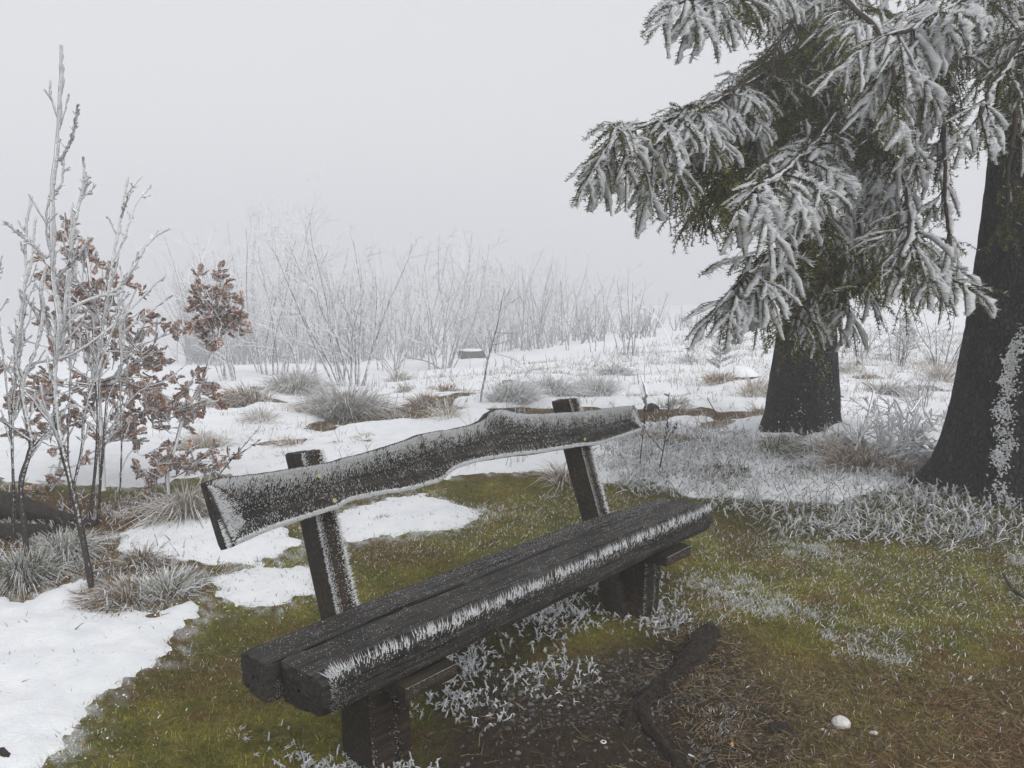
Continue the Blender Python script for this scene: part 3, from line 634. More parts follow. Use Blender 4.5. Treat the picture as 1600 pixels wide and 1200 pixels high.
trkL = trunk(treeL, TL, zL, PL, 9.6, 2); trkR = trunk(treeR, TR, zR, PR, 10.2, 5)

def bough(tree, pts, seed, rime=0.7, sec=0.34, step=0.06, droop=1.0, shoot=0.17, t0=0.12, r0=0.022, wid=0.042, olive=0.4, coarse=False, name='branch', nper=38):
    rg = np.random.default_rng(seed); org = tree.location
    if isinstance(pts[0][0], int):
        yb = 7.0 if tree is treeL else 5.0; pts = [(a, b, yb - (yb - Y) * 1.2) for a, b, Y in pts]
    W3 = np.array([p if len(p) == 3 and not isinstance(p[0], int) else at(*p) for p in pts], float)
    ax = resample(W3, 40); ax[3:] += (0.035 * np.stack([fbm(np.arange(37) * 0.22, np.full(37, seed + 9.0 * q_), 7, 3) for q_ in range(3)], -1)) * np.linspace(0, 1.5, 37)[:, None]; seg = np.linalg.norm(np.diff(ax, axis=0), axis=1); Lx = seg.sum()
    cum = np.concatenate([[0], np.cumsum(seg)]) / Lx
    g = Geo(); tubes(g, ax[None], (r0 * (1 - 0.75 * cum) + 0.002)[None], 6)
    # secondary branchlets hang from both sides of the axis
    n2 = max(6, int(Lx * (1 - t0) / step)); t = np.sort(rg.uniform(t0, 1.0, n2)); t[-2:] = 0.995
    P0 = np.stack([np.interp(t, cum, ax[:, k]) for k in range(3)], -1); Tg = nrm(np.stack([np.interp(t, cum, np.gradient(ax[:, k])) for k in range(3)], -1))
    sd = nrm(np.cross(Tg, [0, 0, 1.0])) * np.where(np.arange(n2) % 2, 1, -1)[:, None]
    D = nrm(Tg * rg.uniform(0.45, 0.85, (n2, 1)) + sd * rg.uniform(0.15, 0.75, (n2, 1)) + np.array([0, 0, -1.0]) * rg.uniform(-0.35, 0.85, (n2, 1)) * droop)
    L2 = sec * rg.uniform(0.55, 1.2, n2) * (1.05 - 0.45 * t) * np.clip((t - t0) * 6 + 0.5, 0.5, 1)
    S2 = grow(P0, D, L2, 7, [0, 0, -0.75 * droop], 0.07, rg)
    R2 = np.linspace(0.0055, 0.002, 7)[None] * rg.uniform(0.8, 1.2, (n2, 1)); tubes(g, S2, R2, 3)
    br = obj(name, g, SPTWIG, tree, org=org)
    # tertiary shoots
    per = np.maximum(3, (L2 / (0.12 if coarse else 0.036)).astype(int)); idx = np.repeat(np.arange(n2), per)
    k = np.concatenate([np.arange(p) for p in per]); tt = (k + rg.uniform(0.2, 0.8, len(k))) / per[idx]
    tt = 0.08 + 0.92 * tt; x = tt * 6; i = np.minimum(x.astype(int), 5); f = (x - i)[:, None]
    A = S2[idx, i] * (1 - f) + S2[idx, i + 1] * f; tg = nrm(S2[idx, i + 1] - S2[idx, i])
    sv = nrm(np.cross(tg, nrm(np.array([0.1, -1.0, 0.5]) + rg.normal(0, 0.35, (len(k), 3))))) * np.where(k % 2, 1, -1)[:, None]
    d3 = nrm(tg * 0.75 + sv * rg.uniform(0.35, 0.95, (len(k), 1)) + np.array([0, 0, -0.28]) * droop)
    last = k == per[idx] - 1; d3[last] = tg[last]
    L3 = shoot * rg.uniform(0.55, 1.25, len(k)) * (1.15 - 0.5 * tt)
    M = A + d3 * (L3 * 0.5)[:, None]; B = A + nrm(d3 + np.array([0, 0, -0.30 * droop])) * L3[:, None]
    gw = Geo(); tubes(gw, np.stack([A, M, B], 1), np.tile([0.0022, 0.0018, 0.001], (len(A), 1)), 3)
    # the branchlet ends carry needles too
    A2 = np.concatenate([A, S2[:, 2], S2[:, 4]]); B2 = np.concatenate([B, S2[:, 4], S2[:, 6]]); M2 = np.concatenate([M, S2[:, 3], S2[:, 5]])
    ns = len(A2); nn = 9 if coarse else nper
    u = rg.uniform(0.02, 1, (ns, nn))[..., None]
    C = (1 - u) ** 2 * A2[:, None] + 2 * u * (1 - u) * M2[:, None] + u ** 2 * B2[:, None]
    T3 = nrm(B2 - A2)[:, None]; r_ = rg.normal(0, 1, (ns, nn, 3)); s_ = nrm(r_ - (r_ * T3).sum(-1, keepdims=True) * T3)
    s_ = nrm(s_ + np.array([0, 0, 0.25]))
    dn = nrm(T3 * rg.uniform(0.5, 1.0, (ns, nn, 1)) + s_); ln = rg.uniform(0.016, 0.025, (ns, nn, 1)) * (2.2 if coarse else 1)
    wd = nrm(np.cross(dn, rg.normal(0, 1, (ns, nn, 3)))) * (0.0027 if not coarse else 0.007)
    rsh = np.clip(rime + 0.0 + 1.4 * fbm(A2[:, 0] * 2.2 + A2[:, 2] * 1.7, A2[:, 2] * 2.4 - A2[:, 1], 5, 2), 0, 1)   # rime comes in patches
    sh = rg.uniform(0, 1, (ns, 1, 1)); base = np.array([0.034, 0.050, 0.015]) * (1 - sh) + np.array([0.150, 0.150, 0.034]) * sh * (0.5 + olive)
    col = np.broadcast_to(base * rg.uniform(0.6, 1.5, (ns, nn, 1)), (ns, nn, 3)).copy()
    fr = ((dn * WIND).sum(-1) + rg.normal(0, 0.3, (ns, nn)) > 1.15 - 0.55 * rsh[:, None]) & (rg.uniform(0, 1, (ns, nn)) < 0.05 + 0.5 * rsh[:, None])
    col[fr] = np.array([0.75, 0.77, 0.80])
    V = np.stack([C - wd, C + wd, C + dn * ln], 2).reshape(-1, 3)
    g = gw; c_ = np.repeat(col.reshape(-1, 3), 3, 0); [a.__imul__(0) for a in []]
    g.c = [np.tile([0.035, 0.025, 0.018], (len(a), 1)) for a in g.c]
    g.add(V, t=np.arange(len(V)).reshape(-1, 3), c=c_)
    obj('needles', g, NEEDLE, br, org=org, smooth=False, kind='stuff')
    k = rg.uniform(0, 1, ns) < np.clip(rsh * 1.1 - 0.12, 0, 1)
    g = Geo(); Lk = np.linalg.norm(B2 - A2, axis=1)
    big = rg.uniform(0.35, 1.2, ns) * wid * np.clip(0.35 + 0.8 * rsh, 0.3, 1.1) * np.clip(Lk / 0.09, 0.5, 1.2)
    plates(g, A2[k], M2[k], (A2 + (B2 - A2) * 1.04)[k], WIND, big[k] * 0.62, rg, n=4 if coarse else 6, th=0.075, jag=0.6)
    if not coarse:                   # feathery crystals along every flag
        kf = np.nonzero(k)[0]; nf = 30; uf = rg.uniform(0.0, 1.05, (len(kf), nf, 1)); Cf = (1 - uf) ** 2 * A2[kf][:, None] + 2 * uf * (1 - uf) * M2[kf][:, None] + uf ** 2 * B2[kf][:, None]; Tf = nrm(B2[kf] - A2[kf])[:, None]
        df = nrm(WIND + rg.normal(0, 0.16, (len(kf), 1, 3)) + rg.normal(0, 0.22, (len(kf), nf, 3)) + Tf * rg.uniform(-0.1, 0.5, (len(kf), nf, 1))); lf = big[kf][:, None, None] * rg.uniform(0.55, 1.35, (len(kf), nf, 1)) * np.sin(np.pi * np.clip(uf * 0.86 + 0.1, 0, 1)) ** 0.4
        wf = nrm(np.cross(df, Tf + rg.normal(0, 0.6, df.shape))) * rg.uniform(0.002, 0.005, (len(kf), nf, 1)); g.add(np.stack([Cf - wf, Cf + wf, Cf + df * lf], 2).reshape(-1, 3), t=np.arange(len(kf) * nf * 3).reshape(-1, 3))
    # rime on the bare wood of the axis
    kk = np.arange(8, 38, 2)
    if rime > 0.5: plates(g, ax[kk[:-1]], (ax[kk[:-1]] + ax[kk[1:]]) / 2, ax[kk[1:]], WIND + [0, 0, 0.4], rg.uniform(0.3, 0.8, len(kk) - 1) * wid, rg, n=6, taper=0.15)
    if g.n: obj('rime', g, RIME, br, org=org, smooth=True, kind='stuff')
    return br
B_ = [  # tree, axis (photo x, y, distance), kwargs
    (treeL, [(1290, 40, 7.0), (1220, 95, 6.0), (1130, 150, 4.9), (1060, 182, 4.2), (965, 205, 3.7)], dict(rime=0.60, sec=0.50, wid=0.040, step=0.045)),
    (treeL, [(1290, 120, 7.0), (1210, 175, 5.6), (1120, 215, 4.7), (1045, 250, 4.2)], dict(rime=0.12, sec=0.50, olive=0.8, step=0.045)),
    (treeL, [(1300, 90, 7.0), (1230, 150, 5.8), (1160, 210, 5.0), (1120, 290, 4.6)], dict(rime=0.18, sec=0.53, olive=0.7, step=0.05)),
    (treeL, [(1290, 150, 7.0), (1220, 220, 5.9), (1150, 270, 5.2), (1090, 320, 4.8)], dict(rime=0.15, sec=0.46, olive=0.9, step=0.045)),
    (treeL, [(1310, 10, 7.0), (1270, 80, 6.2), (1235, 160, 5.8), (1210, 240, 5.5)], dict(rime=0.25, sec=0.55, olive=0.7, step=0.045)),
    (treeL, [(1320, 150, 6.9), (1285, 205, 5.2), (1230, 262, 4.0), (1170, 300, 3.4)], dict(rime=0.60, sec=0.50, wid=0.052, step=0.05)),
    (treeL, [(1310, 250, 6.9), (1290, 320, 5.0), (1230, 385, 4.1), (1150, 440, 3.7)], dict(rime=0.6, sec=0.42, wid=0.048)),
    (treeL, [(1320, 330, 6.9), (1305, 400, 5.4), (1275, 450, 4.7), (1240, 500, 4.3)], dict(rime=0.45, sec=0.36, wid=0.040, olive=0.6)),
    (treeL, [(1330, 140, 6.9), (1385, 230, 5.0), (1420, 330, 4.3), (1400, 420, 4.0)], dict(rime=0.6, sec=0.45, wid=0.052)),
    (treeL, [(1360, 100, 6.9), (1450, 150, 5.0), (1478, 250, 4.4), (1480, 400, 4.2)], dict(rime=0.66, sec=0.31, wid=0.048, step=0.09)),
    (treeL, [(1260, -60, 7.0), (1210, -35, 5.2), (1150, -15, 4.3), (1085, -5, 3.9)], dict(rime=0.6, sec=0.36)),
    (treeL, [(1300, -20, 7.0), (1330, 10, 5.5), (1370, 50, 4.4), (1395, 130, 3.9)], dict(rime=0.55, sec=0.50, olive=0.9)),
    (treeL, [(1290, -30, 7.0), (1250, 20, 6.2), (1215, 70, 5.7), (1200, 140, 5.4)], dict(rime=0.2, sec=0.59, olive=0.6)),
    (treeL, [(1330, 40, 6.9), (1320, 120, 6.2), (1300, 190, 5.8), (1290, 270, 5.6)], dict(rime=0.35, sec=0.59, olive=0.6)),
    (treeL, [(1340, 300, 6.9), (1385, 380, 5.2), (1430, 420, 4.6), (1485, 440, 4.2)], dict(rime=0.66, sec=0.34, wid=0.044)),
    (treeL, [(1330, 200, 6.9), (1340, 290, 5.6), (1345, 360, 5.0), (1350, 440, 4.7)], dict(rime=0.7, sec=0.45, wid=0.048)),
    (treeL, [(1315, 280, 6.9), (1270, 350, 5.4), (1220, 410, 4.6), (1165, 470, 4.2)], dict(rime=0.45, sec=0.40, olive=0.7, wid=0.045)),
    (treeL, [(1325, 300, 6.9), (1310, 370, 5.8), (1290, 430, 5.3), (1262, 500, 5.0)], dict(rime=0.35, sec=0.42, olive=0.8, wid=0.045)),
    (treeL, [(1335, 300, 6.9), (1340, 380, 5.6), (1330, 430, 5.0), (1320, 470, 4.7)], dict(rime=0.4, sec=0.36, olive=0.8, wid=0.045)),
    (treeL, [(1330, 220, 6.9), (1345, 280, 5.8), (1390, 330, 5.2), (1440, 380, 4.8)], dict(rime=0.55, sec=0.42, olive=0.6, wid=0.05)),
    (treeL, [(1300, 60, 7.0), (1200, 140, 5.4), (1110, 190, 4.5), (1020, 225, 4.0)], dict(rime=0.5, sec=0.50, olive=0.7, wid=0.042)),
    (treeR, [(1590, 10, 5.0), (1510, 50, 4.5), (1455, 120, 4.1), (1435, 200, 3.9)], dict(rime=0.6, sec=0.45, wid=0.048)),
    (treeR, [(1600, 60, 4.8), (1590, 150, 4.5), (1580, 230, 4.35), (1572, 330, 4.3)], dict(rime=0.45, sec=0.31, t0=0.05)),
    (treeR, [(1600, -60, 5.0), (1530, -20, 4.3), (1470, 20, 3.9), (1400, 60, 3.6)], dict(rime=0.7, sec=0.48, wid=0.048)),
    (treeR, [(1640, 0, 4.8), (1600, 60, 4.1), (1560, 120, 3.8), (1530, 180, 3.7)], dict(rime=0.7, sec=0.36, wid=0.044)),
]
for i, (tr, pts, kw) in enumerate(B_): bough(tr, pts, 100 + i, **kw)
# higher boughs, above the frame: they shade the ground under the trees
rgu = np.random.default_rng(55)
for tr, c, lo, n, z0_ in ((treeL, TL, 4.5, 10, zL), (treeR, TR, 4.2, 12, zR)):
    for k in range(n):
        a = k * 2.4 + 0.7; z = lo + k * 0.42; L = 3.0 - 0.15 * k
        d = np.array([math.cos(a), math.sin(a), 0]); p0 = np.array([c[0], c[1], z])
        if tr is treeR and abs((a % 6.283) - 4.2) < 0.9: L *= 0.9
        pts = [tuple(p0 + d * 0.1), tuple(p0 + d * L * 0.4 + [0, 0, 0.08]), tuple(p0 + d * L * 0.75 + [0, 0, -0.08]), tuple(p0 + d * L + [0, 0, -0.35])]
        if z < 4.2: pts = [(q[0], q[1], q[2] + 0.3) for q in pts]
        bough(tr, pts, 300 + k, rime=0.5, sec=0.55, step=0.13, coarse=True, shoot=0.24, wid=0.09)
def trunk_rime(tree, trk, c, z0, prof, line, n, spread, seed, size):
    rg = np.random.default_rng(seed); L = np.array(line, float); s = np.sort(rg.uniform(0, 1, n))
    cc = rg.uniform(0, 1, 46) ; s = np.where(rg.uniform(0, 1, n) < 0.8, cc[rg.integers(0, 46, n)] + rg.normal(0, 0.012, n), s) if n > 500 else s; s = np.clip(s, 0, 1); px = 5 * np.sin(s * 40) + np.interp(s, L[:, 2], L[:, 0]) + rg.normal(0, 1, n) * np.interp(s, L[:, 2], L[:, 3]) * spread; py = np.interp(s, L[:, 2], L[:, 1]) + rg.normal(0, 6, n)
    P = []; Nn = []
    for a, b in zip(px, py):
        Y = c[1]
        for _ in range(5):
            q = at(a, b, Y); r = float(trunk_r(q[2] - z0, prof)) * 0.99; dx = np.clip(q[0] - c[0], -r * 0.98, r * 0.98); Y = c[1] - math.sqrt(r * r - dx * dx)
        P.append(at(a, b, Y)); Nn.append([dx / r, -math.sqrt(1 - (dx / r) ** 2), 0.1])
    P = np.array(P); Nn = np.array(Nn); D = nrm(np.array([0, 0, 1.0]) + rg.normal(0, 0.55, (n, 3))); l = rg.uniform(0.35, 1.0, n) ** 2 * 1.9 * size
    A = P - D * l[:, None] / 2 - Nn * 0.01; B = P + D * l[:, None] / 2 - Nn * 0.01
    g = Geo(); plates(g, A, (A + B) / 2, B, Nn * 0.6 + WIND * 0.6, rg.uniform(0.5, 1.3, n) * size * 0.9, rg, n=5, th=0.22, jag=0.6)
    obj('rime', g, RIME, trk, org=tree.location, kind='stuff')
trunk_rime(treeR, trkR, TR, zR, PR, [(1590, 520, 0, 6), (1578, 570, 0.15, 7), (1572, 600, 0.3, 10), (1566, 650, 0.5, 12), (1570, 690, 0.65, 10), (1560, 740, 0.85, 10), (1566, 790, 1, 14)], 1100, 0.75, 4, 0.013)
trunk_rime(treeR, trkR, TR, zR, PR, [(1600, 505, 0, 3), (1590, 560, 0.5, 4), (1568, 560, 1, 8)], 60, 0.7, 9, 0.02)
trunk_rime(treeL, trkL, TL, zL, PL, [(1300, 500, 0, 5), (1296, 560, 0.3, 10), (1290, 610, 0.6, 22), (1275, 660, 1, 40)], 380, 0.8, 5, 0.012)
#@@VEG
# ------------------------------------------------------------------ shrubs and saplings
def shrub(name, label, cat, px, py, top, n, spread, seed, group=None, dist=None, lv=(7, 5, 2), rk=1.0, lean=(0, 0, 0), mtl=None):
    rg = np.random.default_rng(seed)
    if dist is None: p = onground(px, py)
    else:
        p = at(px, py, dist); p[2] = hgt(p[0], p[1])
    z = float(gz(p[0], p[1])); Y = p[1]; H = at(px, top, Y)[2] - z
    root = thing(name, label, cat, (p[0], p[1], z), 0, group)
    a = rg.uniform(0, 2 * np.pi, n); rad = 0.10 * H * np.sqrt(rg.uniform(0, 1, n))
    P0 = np.stack([rad * np.cos(a), rad * np.sin(a), np.full(n, -0.06)], -1)
    D = np.stack([np.cos(a) * spread * rg.uniform(0.3, 1.2, n), np.sin(a) * spread * rg.uniform(0.3, 1.2, n), np.ones(n)], -1) + np.array(lean)
    L0 = H * rg.uniform(0.6, 1.05, n); L0[0] = H * 1.05
    S0 = grow(P0, D, L0, 9, 0.12, 0.085, rg); vis = min(1.45, max(1.0, Y / 15)) * rk; r = np.linspace(1, 0.28, 9)[None] * (0.0098 * H ** 0.6 * rk * rg.uniform(0.7, 1.3, n))[:, None]
    g = Geo(); tubes(g, S0, r, 5); st = obj('stem', g, mtl or DSTEM, root)
    g = Geo()
    S1, r1, L1 = side_shoots(S0, r, lv[0], 0.18, 0.97, (28, 64), (0.20, 0.48), 6, 0.22, 0.10, rg, L0); tubes(g, S1, np.maximum(r1, 0.0026 * vis), 3)
    S2, r2, L2 = side_shoots(S1, r1, lv[1], 0.15, 0.97, (25, 60), (0.3, 0.65), 4, 0.15, 0.08, rg, L1); tubes(g, S2, np.maximum(r2, 0.0024 * vis), 3)
    if lv[2]:
        S3, r3, L3 = side_shoots(S2, r2, lv[2], 0.2, 0.95, (25, 60), (0.3, 0.7), 3, 0.1, 0.08, rg, L2); tubes(g, S3, np.maximum(r3, 0.0022 * vis), 3)
    obj('twigs', g, FARTWIG, root, kind='stuff')
    return root
GB = 'frosted shrubs in the middle distance'
SH = [('tall bare frosted shrub at the left end of the hedge of shrubs', 365, 596, 372, 9, .30, dict()),
      ('tallest bare frosted shrub with a spire-like tip, left part of the hedge', 425, 588, 325, 12, .24, dict(lv=(8, 5, 2))),
      ('dense frosted shrub between the spire-tipped shrub and the many-stemmed fan shrub', 478, 592, 352, 9, .26, dict()),
      ('many-stemmed frosted shrub fanning out behind the big grass tussock', 545, 606, 330, 15, .33, dict(rk=1.1)),
      ('slim frosted shrub just right of the many-stemmed fan shrub', 605, 580, 405, 6, .35, dict()),
      ('wide frosted shrub with dark stems left of the snow-capped stump', 688, 578, 362, 12, .42, dict(rk=1.1)),
      ('small white rounded bush in front of the wide dark-stemmed shrub', 622, 588, 495, 7, .75, dict(lv=(6, 4, 0))),
      ('frosted shrub standing right behind the snow-capped stump', 752, 560, 392, 9, .30, dict()),
      ('faint frosted shrub above the middle of the backrest, deep in the fog', 812, 545, 385, 9, .30, dict()),
      ('pale frosted shrub to the left of the slender upright sapling', 858, 540, 402, 9, .34, dict()),
      ('slender upright frosted sapling with short side twigs, midfield', 893, 548, 424, 2, .05, dict(lv=(16, 3, 0))),
      ('thin frosted sapling between the slender upright one and the arching stem', 932, 552, 432, 3, .12, dict(lv=(14, 3, 0))),
      ('clump of straight frosted shoots beside the arching stem', 978, 560, 420, 8, .20, dict(lv=(5, 3, 0))),
      ('single tall frosted stalk in the snow behind the backrest knot', 757, 636, 446, 1, .02, dict(lv=(20, 2, 0))),
      ('low frosted shrub in the snow left of the small young spruce', 1075, 575, 500, 5, .5, dict(lv=(6, 3, 0))),
      ('frosted shrub just left of the further spruce trunk', 1195, 545, 478, 6, .4, dict(lv=(5, 3, 0))),
      ('frosted shrub between the spruce trunks, beside the further trunk', 1345, 560, 478, 8, .35, dict(lv=(6, 4, 0))),
      ('frosted shrub seen midway between the two spruce trunks', 1405, 575, 470, 10, .35, dict(lv=(6, 4, 0))),
      ('frosted shrub beside the nearer spruce trunk, behind the brush pile', 1470, 582, 468, 9, .35, dict(lv=(6, 4, 0))),
      ('upright frosted shoots rising behind the brush pile', 1440, 640, 565, 7, .30, dict(lv=(4, 3, 0)))]
for i, (lb, x, y, tp, n, sp, kw) in enumerate(SH): shrub('frosted_shrub', lb, 'shrub', x, y, tp, n, sp, 500 + i, GB, **kw)
FARL = ['leftmost faint tree behind the hedge of shrubs', 'tall faint tree behind the spire-tipped shrub', 'faint tree just right of the spire-tipped shrub', 'faint tree left behind the many-stemmed fan shrub', 'faint tree right behind the many-stemmed fan shrub',
        'faint tree above the small white rounded bush', 'faint tree right behind the wide dark-stemmed shrub', 'faint tree above the snow-capped stump', 'palest of the faint trees above the middle of the backrest', 'faint low tree behind the slender upright sapling', 'faintest tree behind the wide dark-stemmed shrub', 'rightmost faint tree, almost lost in fog left of the open snowfield']
for i, (x, tp, d) in enumerate([(340, 380, 17), (395, 350, 18), (455, 365, 19), (510, 362, 19), (575, 380, 18), (640, 385, 18), (720, 385, 19), (770, 392, 20), (835, 395, 19), (890, 405, 21), (655, 400, 22), (940, 425, 23)]):
    shrub('frosted_tree', FARL[i], 'tree', x, 560, tp, 7, .22, 600 + i, 'trees fading into the fog', dist=d * 2.1, lv=(6, 4, 1), rk=1.25)
BAREBARK = m_twig('bare_thicket_bark', (0.060, 0.050, 0.052), 0.9, 0.4, 14); DIMTWIG = m_twig('lightly_rimed_twig', (0.050, 0.040, 0.042), 0.75, 0.45, 20)
def thicket():
    rg = np.random.default_rng(88); n = 260; Y = rg.uniform(34, 66, n); x = (300 + 850 * rg.uniform(0, 1, n) ** 1.8 - 800) / FPX * Y; z = hgt(x, Y); H = rg.uniform(1.4, 5.8, n) * np.interp((x / Y) * FPX + 800, [310, 560, 800, 1000, 1150], [1.15, 1.05, 0.85, 0.45, 0.25])
    k = 4; P0 = np.repeat(np.stack([x, Y, z - 0.1], -1), k, 0) + rg.normal(0, 0.35, (n * k, 3)) * [1, 1, 0]; L = np.repeat(H, k) * rg.uniform(0.5, 1.05, n * k)
    S0 = grow(P0, np.stack([rg.normal(0, 0.30, n * k), rg.normal(0, 0.25, n * k), np.ones(n * k)], -1), L, 6, 0.1, 0.05, rg); r = np.linspace(0.036, 0.012, 6)[None] * np.ones((n * k, 1)); g = Geo(); tubes(g, S0, r, 3)
    S1, r1, L1 = side_shoots(S0, r, 7, 0.15, 0.97, (20, 55), (0.15, 0.4), 4, 0.2, 0.08, rg, L); tubes(g, S1, np.maximum(r1 * .6, 0.007), 3, m=1)
    obj('distant_thicket', g, [BAREBARK, DIMTWIG], kind='stuff')
thicket()
def bent(name, label, pts, r, seed, Y, twigs=14):
    Y = onground(*pts[0])[1]; r *= Y / 13.5; rg = np.random.default_rng(seed); P = np.array([at(x, y, Y) for x, y in pts]); root = thing(name, label, 'sapling', tuple(P[0]))
    ax = resample(P, 24) - P[0]; ax[:, 1] += 0.12 * np.sin(np.linspace(0, 2, 24)); R0 = np.linspace(r, r * 0.25, 24)[None]
    g = Geo(); tubes(g, ax[None], R0, 6); obj('stem', g, TWIG, root)
    Lr = np.array([np.linalg.norm(np.diff(ax, axis=0), axis=1).sum()])
    S1, r1, L1 = side_shoots(ax[None], R0, twigs, 0.3, 0.98, (25, 70), (0.10, 0.25), 5, -0.1, 0.1, rg, Lr); g = Geo(); tubes(g, S1, np.maximum(r1, 0.0025), 3)
    S2, r2, _ = side_shoots(S1, r1, 3, 0.2, 0.9, (25, 60), (0.3, 0.6), 3, 0, 0.1, rg, L1); tubes(g, S2, np.maximum(r2, 0.002), 3); obj('twigs', g, FARTWIG, root, kind='stuff')
bent('bent_sapling', 'frosted sapling bowed over in an arch to the left, midfield', [(1052, 552), (1045, 530), (1030, 500), (1008, 480), (985, 465), (962, 462), (950, 475)], 0.016, 3, 13.5)
bent('bent_sapling', 'thin frosted stem drooping to the right beside the arching one', [(1035, 515), (1045, 508), (1060, 515), (1072, 532)], 0.008, 4, 13.5, 4)
bent('leaning_stick', 'dark broken stick leaning left under the arching sapling', [(1012, 553), (1008, 540), (1002, 522)], 0.028, 5, 13.2, 2)

def polystem(px, Y, jit, rg, n):
    P = np.array([at(x, y, Y) for x, y in px]); ax = resample(P, n); ax[:, 1] += jit * np.linspace(0, 1, n) * rg.normal(); return ax
def sapling(label, lines, Y, seed, base=None, twigs=10):
    rg = np.random.default_rng(seed)
    main = polystem(lines[0][0], Y, 0.25, rg, 40); o = main[0].copy(); o[2] = float(gz(o[0], o[1]))
    root = thing('bare_sapling', label, 'sapling', tuple(o))
    allS = []
    for k, (px, r) in enumerate(lines):
        r *= 0.82
        ax = main if k == 0 else polystem(px, Y, 0.30, rg, 24)
        if k == 0: ax[0, 2] = min(ax[0, 2], o[2]) - 0.05
        else:                        # start the branch on the main stem
            j = np.argmin(np.linalg.norm((main - ax[0])[:, [0, 2]], axis=1)); ax[:, 1] += (main[j] - ax[0])[1]; ax[0] = main[j]
        n = len(ax); rr = np.linspace(r, r * 0.38, n)[None] * (1 + 0.18 * rg.uniform(-1, 1, (1, n)))
        g = Geo(); tubes(g, ax[None], rr, 9); st = obj('stem' if k == 0 else 'branch', g, STEM, root, org=o); allS.append((ax, rr, r))
        idx = np.arange(0, n - 1); A = ax[idx] + WIND * rr[0, idx, None] * 0.3; B = ax[idx + 1] + WIND * rr[0, idx, None] * 0.3
        g2 = Geo(); hz = sst(0.5, 1.5, A[:, 2] - o[2]); w = (0.002 + 0.014 * hz) * rg.uniform(0.6, 1.3, len(idx)) * (0.6 + r * 25)
        plates(g2, A - (B - A) * 0.15, (A + B) / 2, B + (B - A) * 0.15, WIND, w + rr[0, idx] * (0.4 + 0.6 * hz), rg, n=6, th=0.30, jag=0.35, taper=0.15)
        # side twigs with knobbly buds
        nt_ = max(2, int(twigs * (n / 40)))
        S1, r1, L1 = side_shoots(ax[None], rr, nt_, 0.25, 0.98, (22, 42), (0.05, 0.15), 6, 0.5, 0.10, rg, np.array([np.linalg.norm(np.diff(ax, axis=0), axis=1).sum()]))
        g = Geo(); tubes(g, S1, np.maximum(r1, 0.0035), 4)
        nbud = max(4, nt_); S2, r2, _ = side_shoots(S1, r1, 2, 0.2, 0.95, (30, 55), (0.15, 0.40), 3, 0.2, 0.1, rg, L1); tubes(g, S2, np.maximum(r2, 0.003), 4)
        S3, r3, _ = side_shoots(ax[None], rr, nbud, 0.3, 0.99, (40, 65), (0.010, 0.022), 3, 0.2, 0.05, rg, np.array([2.0])); tubes(g, S3, np.maximum(r3, 0.004) * np.array([1, 1.2, 0.5]), 5)
        obj('twigs', g, STEM, st, org=o, kind='stuff')
        for S_ in (S1, S2):
            for q in range(S_.shape[1] - 1):
                plates(g2, S_[:, q], (S_[:, q] + S_[:, q + 1]) / 2, S_[:, q + 1], WIND, rg.uniform(0.006, 0.014, len(S_)), rg, n=5, th=0.28, jag=0.4, taper=0.2)
        obj('rime', g2, RIME, st, org=o, kind='stuff')
    return root
sapling('tallest bare rimed sapling, reaching highest at the left edge, bent foot in the grass',
        [([(145, 934), (136, 880), (120, 808), (102, 735), (89, 687), (81, 633), (78, 583), (82, 540), (83, 500), (72, 440), (69, 375), (67, 292), (73, 233), (76, 158), (79, 66)], 0.019),
         ([(88, 560), (84, 480), (82, 400), (83, 333), (85, 283), (78, 242)], 0.010), ([(70, 495), (100, 470), (124, 448), (146, 372), (160, 342)], 0.010), ([(79, 250), (92, 236), (108, 217), (120, 190), (128, 168)], 0.007),
         ([(75, 437), (100, 415), (121, 400), (142, 372)], 0.008), ([(62, 405), (40, 378), (8, 346)], 0.007), ([(68, 330), (58, 310), (48, 300), (54, 275), (47, 222)], 0.006), ([(110, 770), (130, 700), (140, 640), (170, 560), (200, 490)], 0.009)], 3.58, 1, twigs=15)
sapling('bare rimed sapling with an S-shaped dark lower stem, left of the tallest sapling',
        [([(44, 884), (38, 830), (31, 760), (42, 715), (46, 695), (40, 665), (29, 612), (38, 575), (52, 540), (60, 490), (56, 450), (62, 420)], 0.020), ([(46, 690), (20, 650), (2, 622), (-20, 600)], 0.012),
         ([(29, 612), (14, 560), (16, 500), (18, 430), (12, 380), (14, 305)], 0.008), ([(40, 570), (70, 560), (110, 510), (160, 430)], 0.009)], 4.0, 2)
sapling('slim rimed sapling with upright twigs, in front of the oak leaves', [([(140, 815), (142, 717), (136, 640), (124, 585), (121, 546), (124, 470), (125, 400), (130, 330), (132, 262)], 0.013),
        ([(122, 420), (112, 370), (104, 300), (100, 258)], 0.006), ([(130, 330), (148, 315), (164, 296)], 0.005), ([(136, 640), (150, 560), (165, 480), (196, 400)], 0.008), ([(125, 520), (140, 470), (152, 430)], 0.006)], 4.7, 3)
sapling('rimed sapling with a slanting stem rising past the oak leaves, right of the slim one', [([(153, 820), (160, 750), (168, 690), (178, 617), (200, 583), (204, 560), (204, 500), (205, 445)], 0.011),
        ([(170, 680), (200, 620), (235, 600), (258, 575)], 0.007), ([(203, 480), (190, 460), (170, 440)], 0.005), ([(205, 520), (235, 490), (262, 462)], 0.006)], 4.75, 4, twigs=8)
sapling('thin rimed sapling cut by the left edge of the photo', [([(20, 835), (14, 760), (6, 690), (2, 620), (8, 540), (2, 470), (10, 400), (8, 335)], 0.010), ([(4, 600), (20, 540), (44, 500)], 0.006)], 4.3, 6, twigs=14)
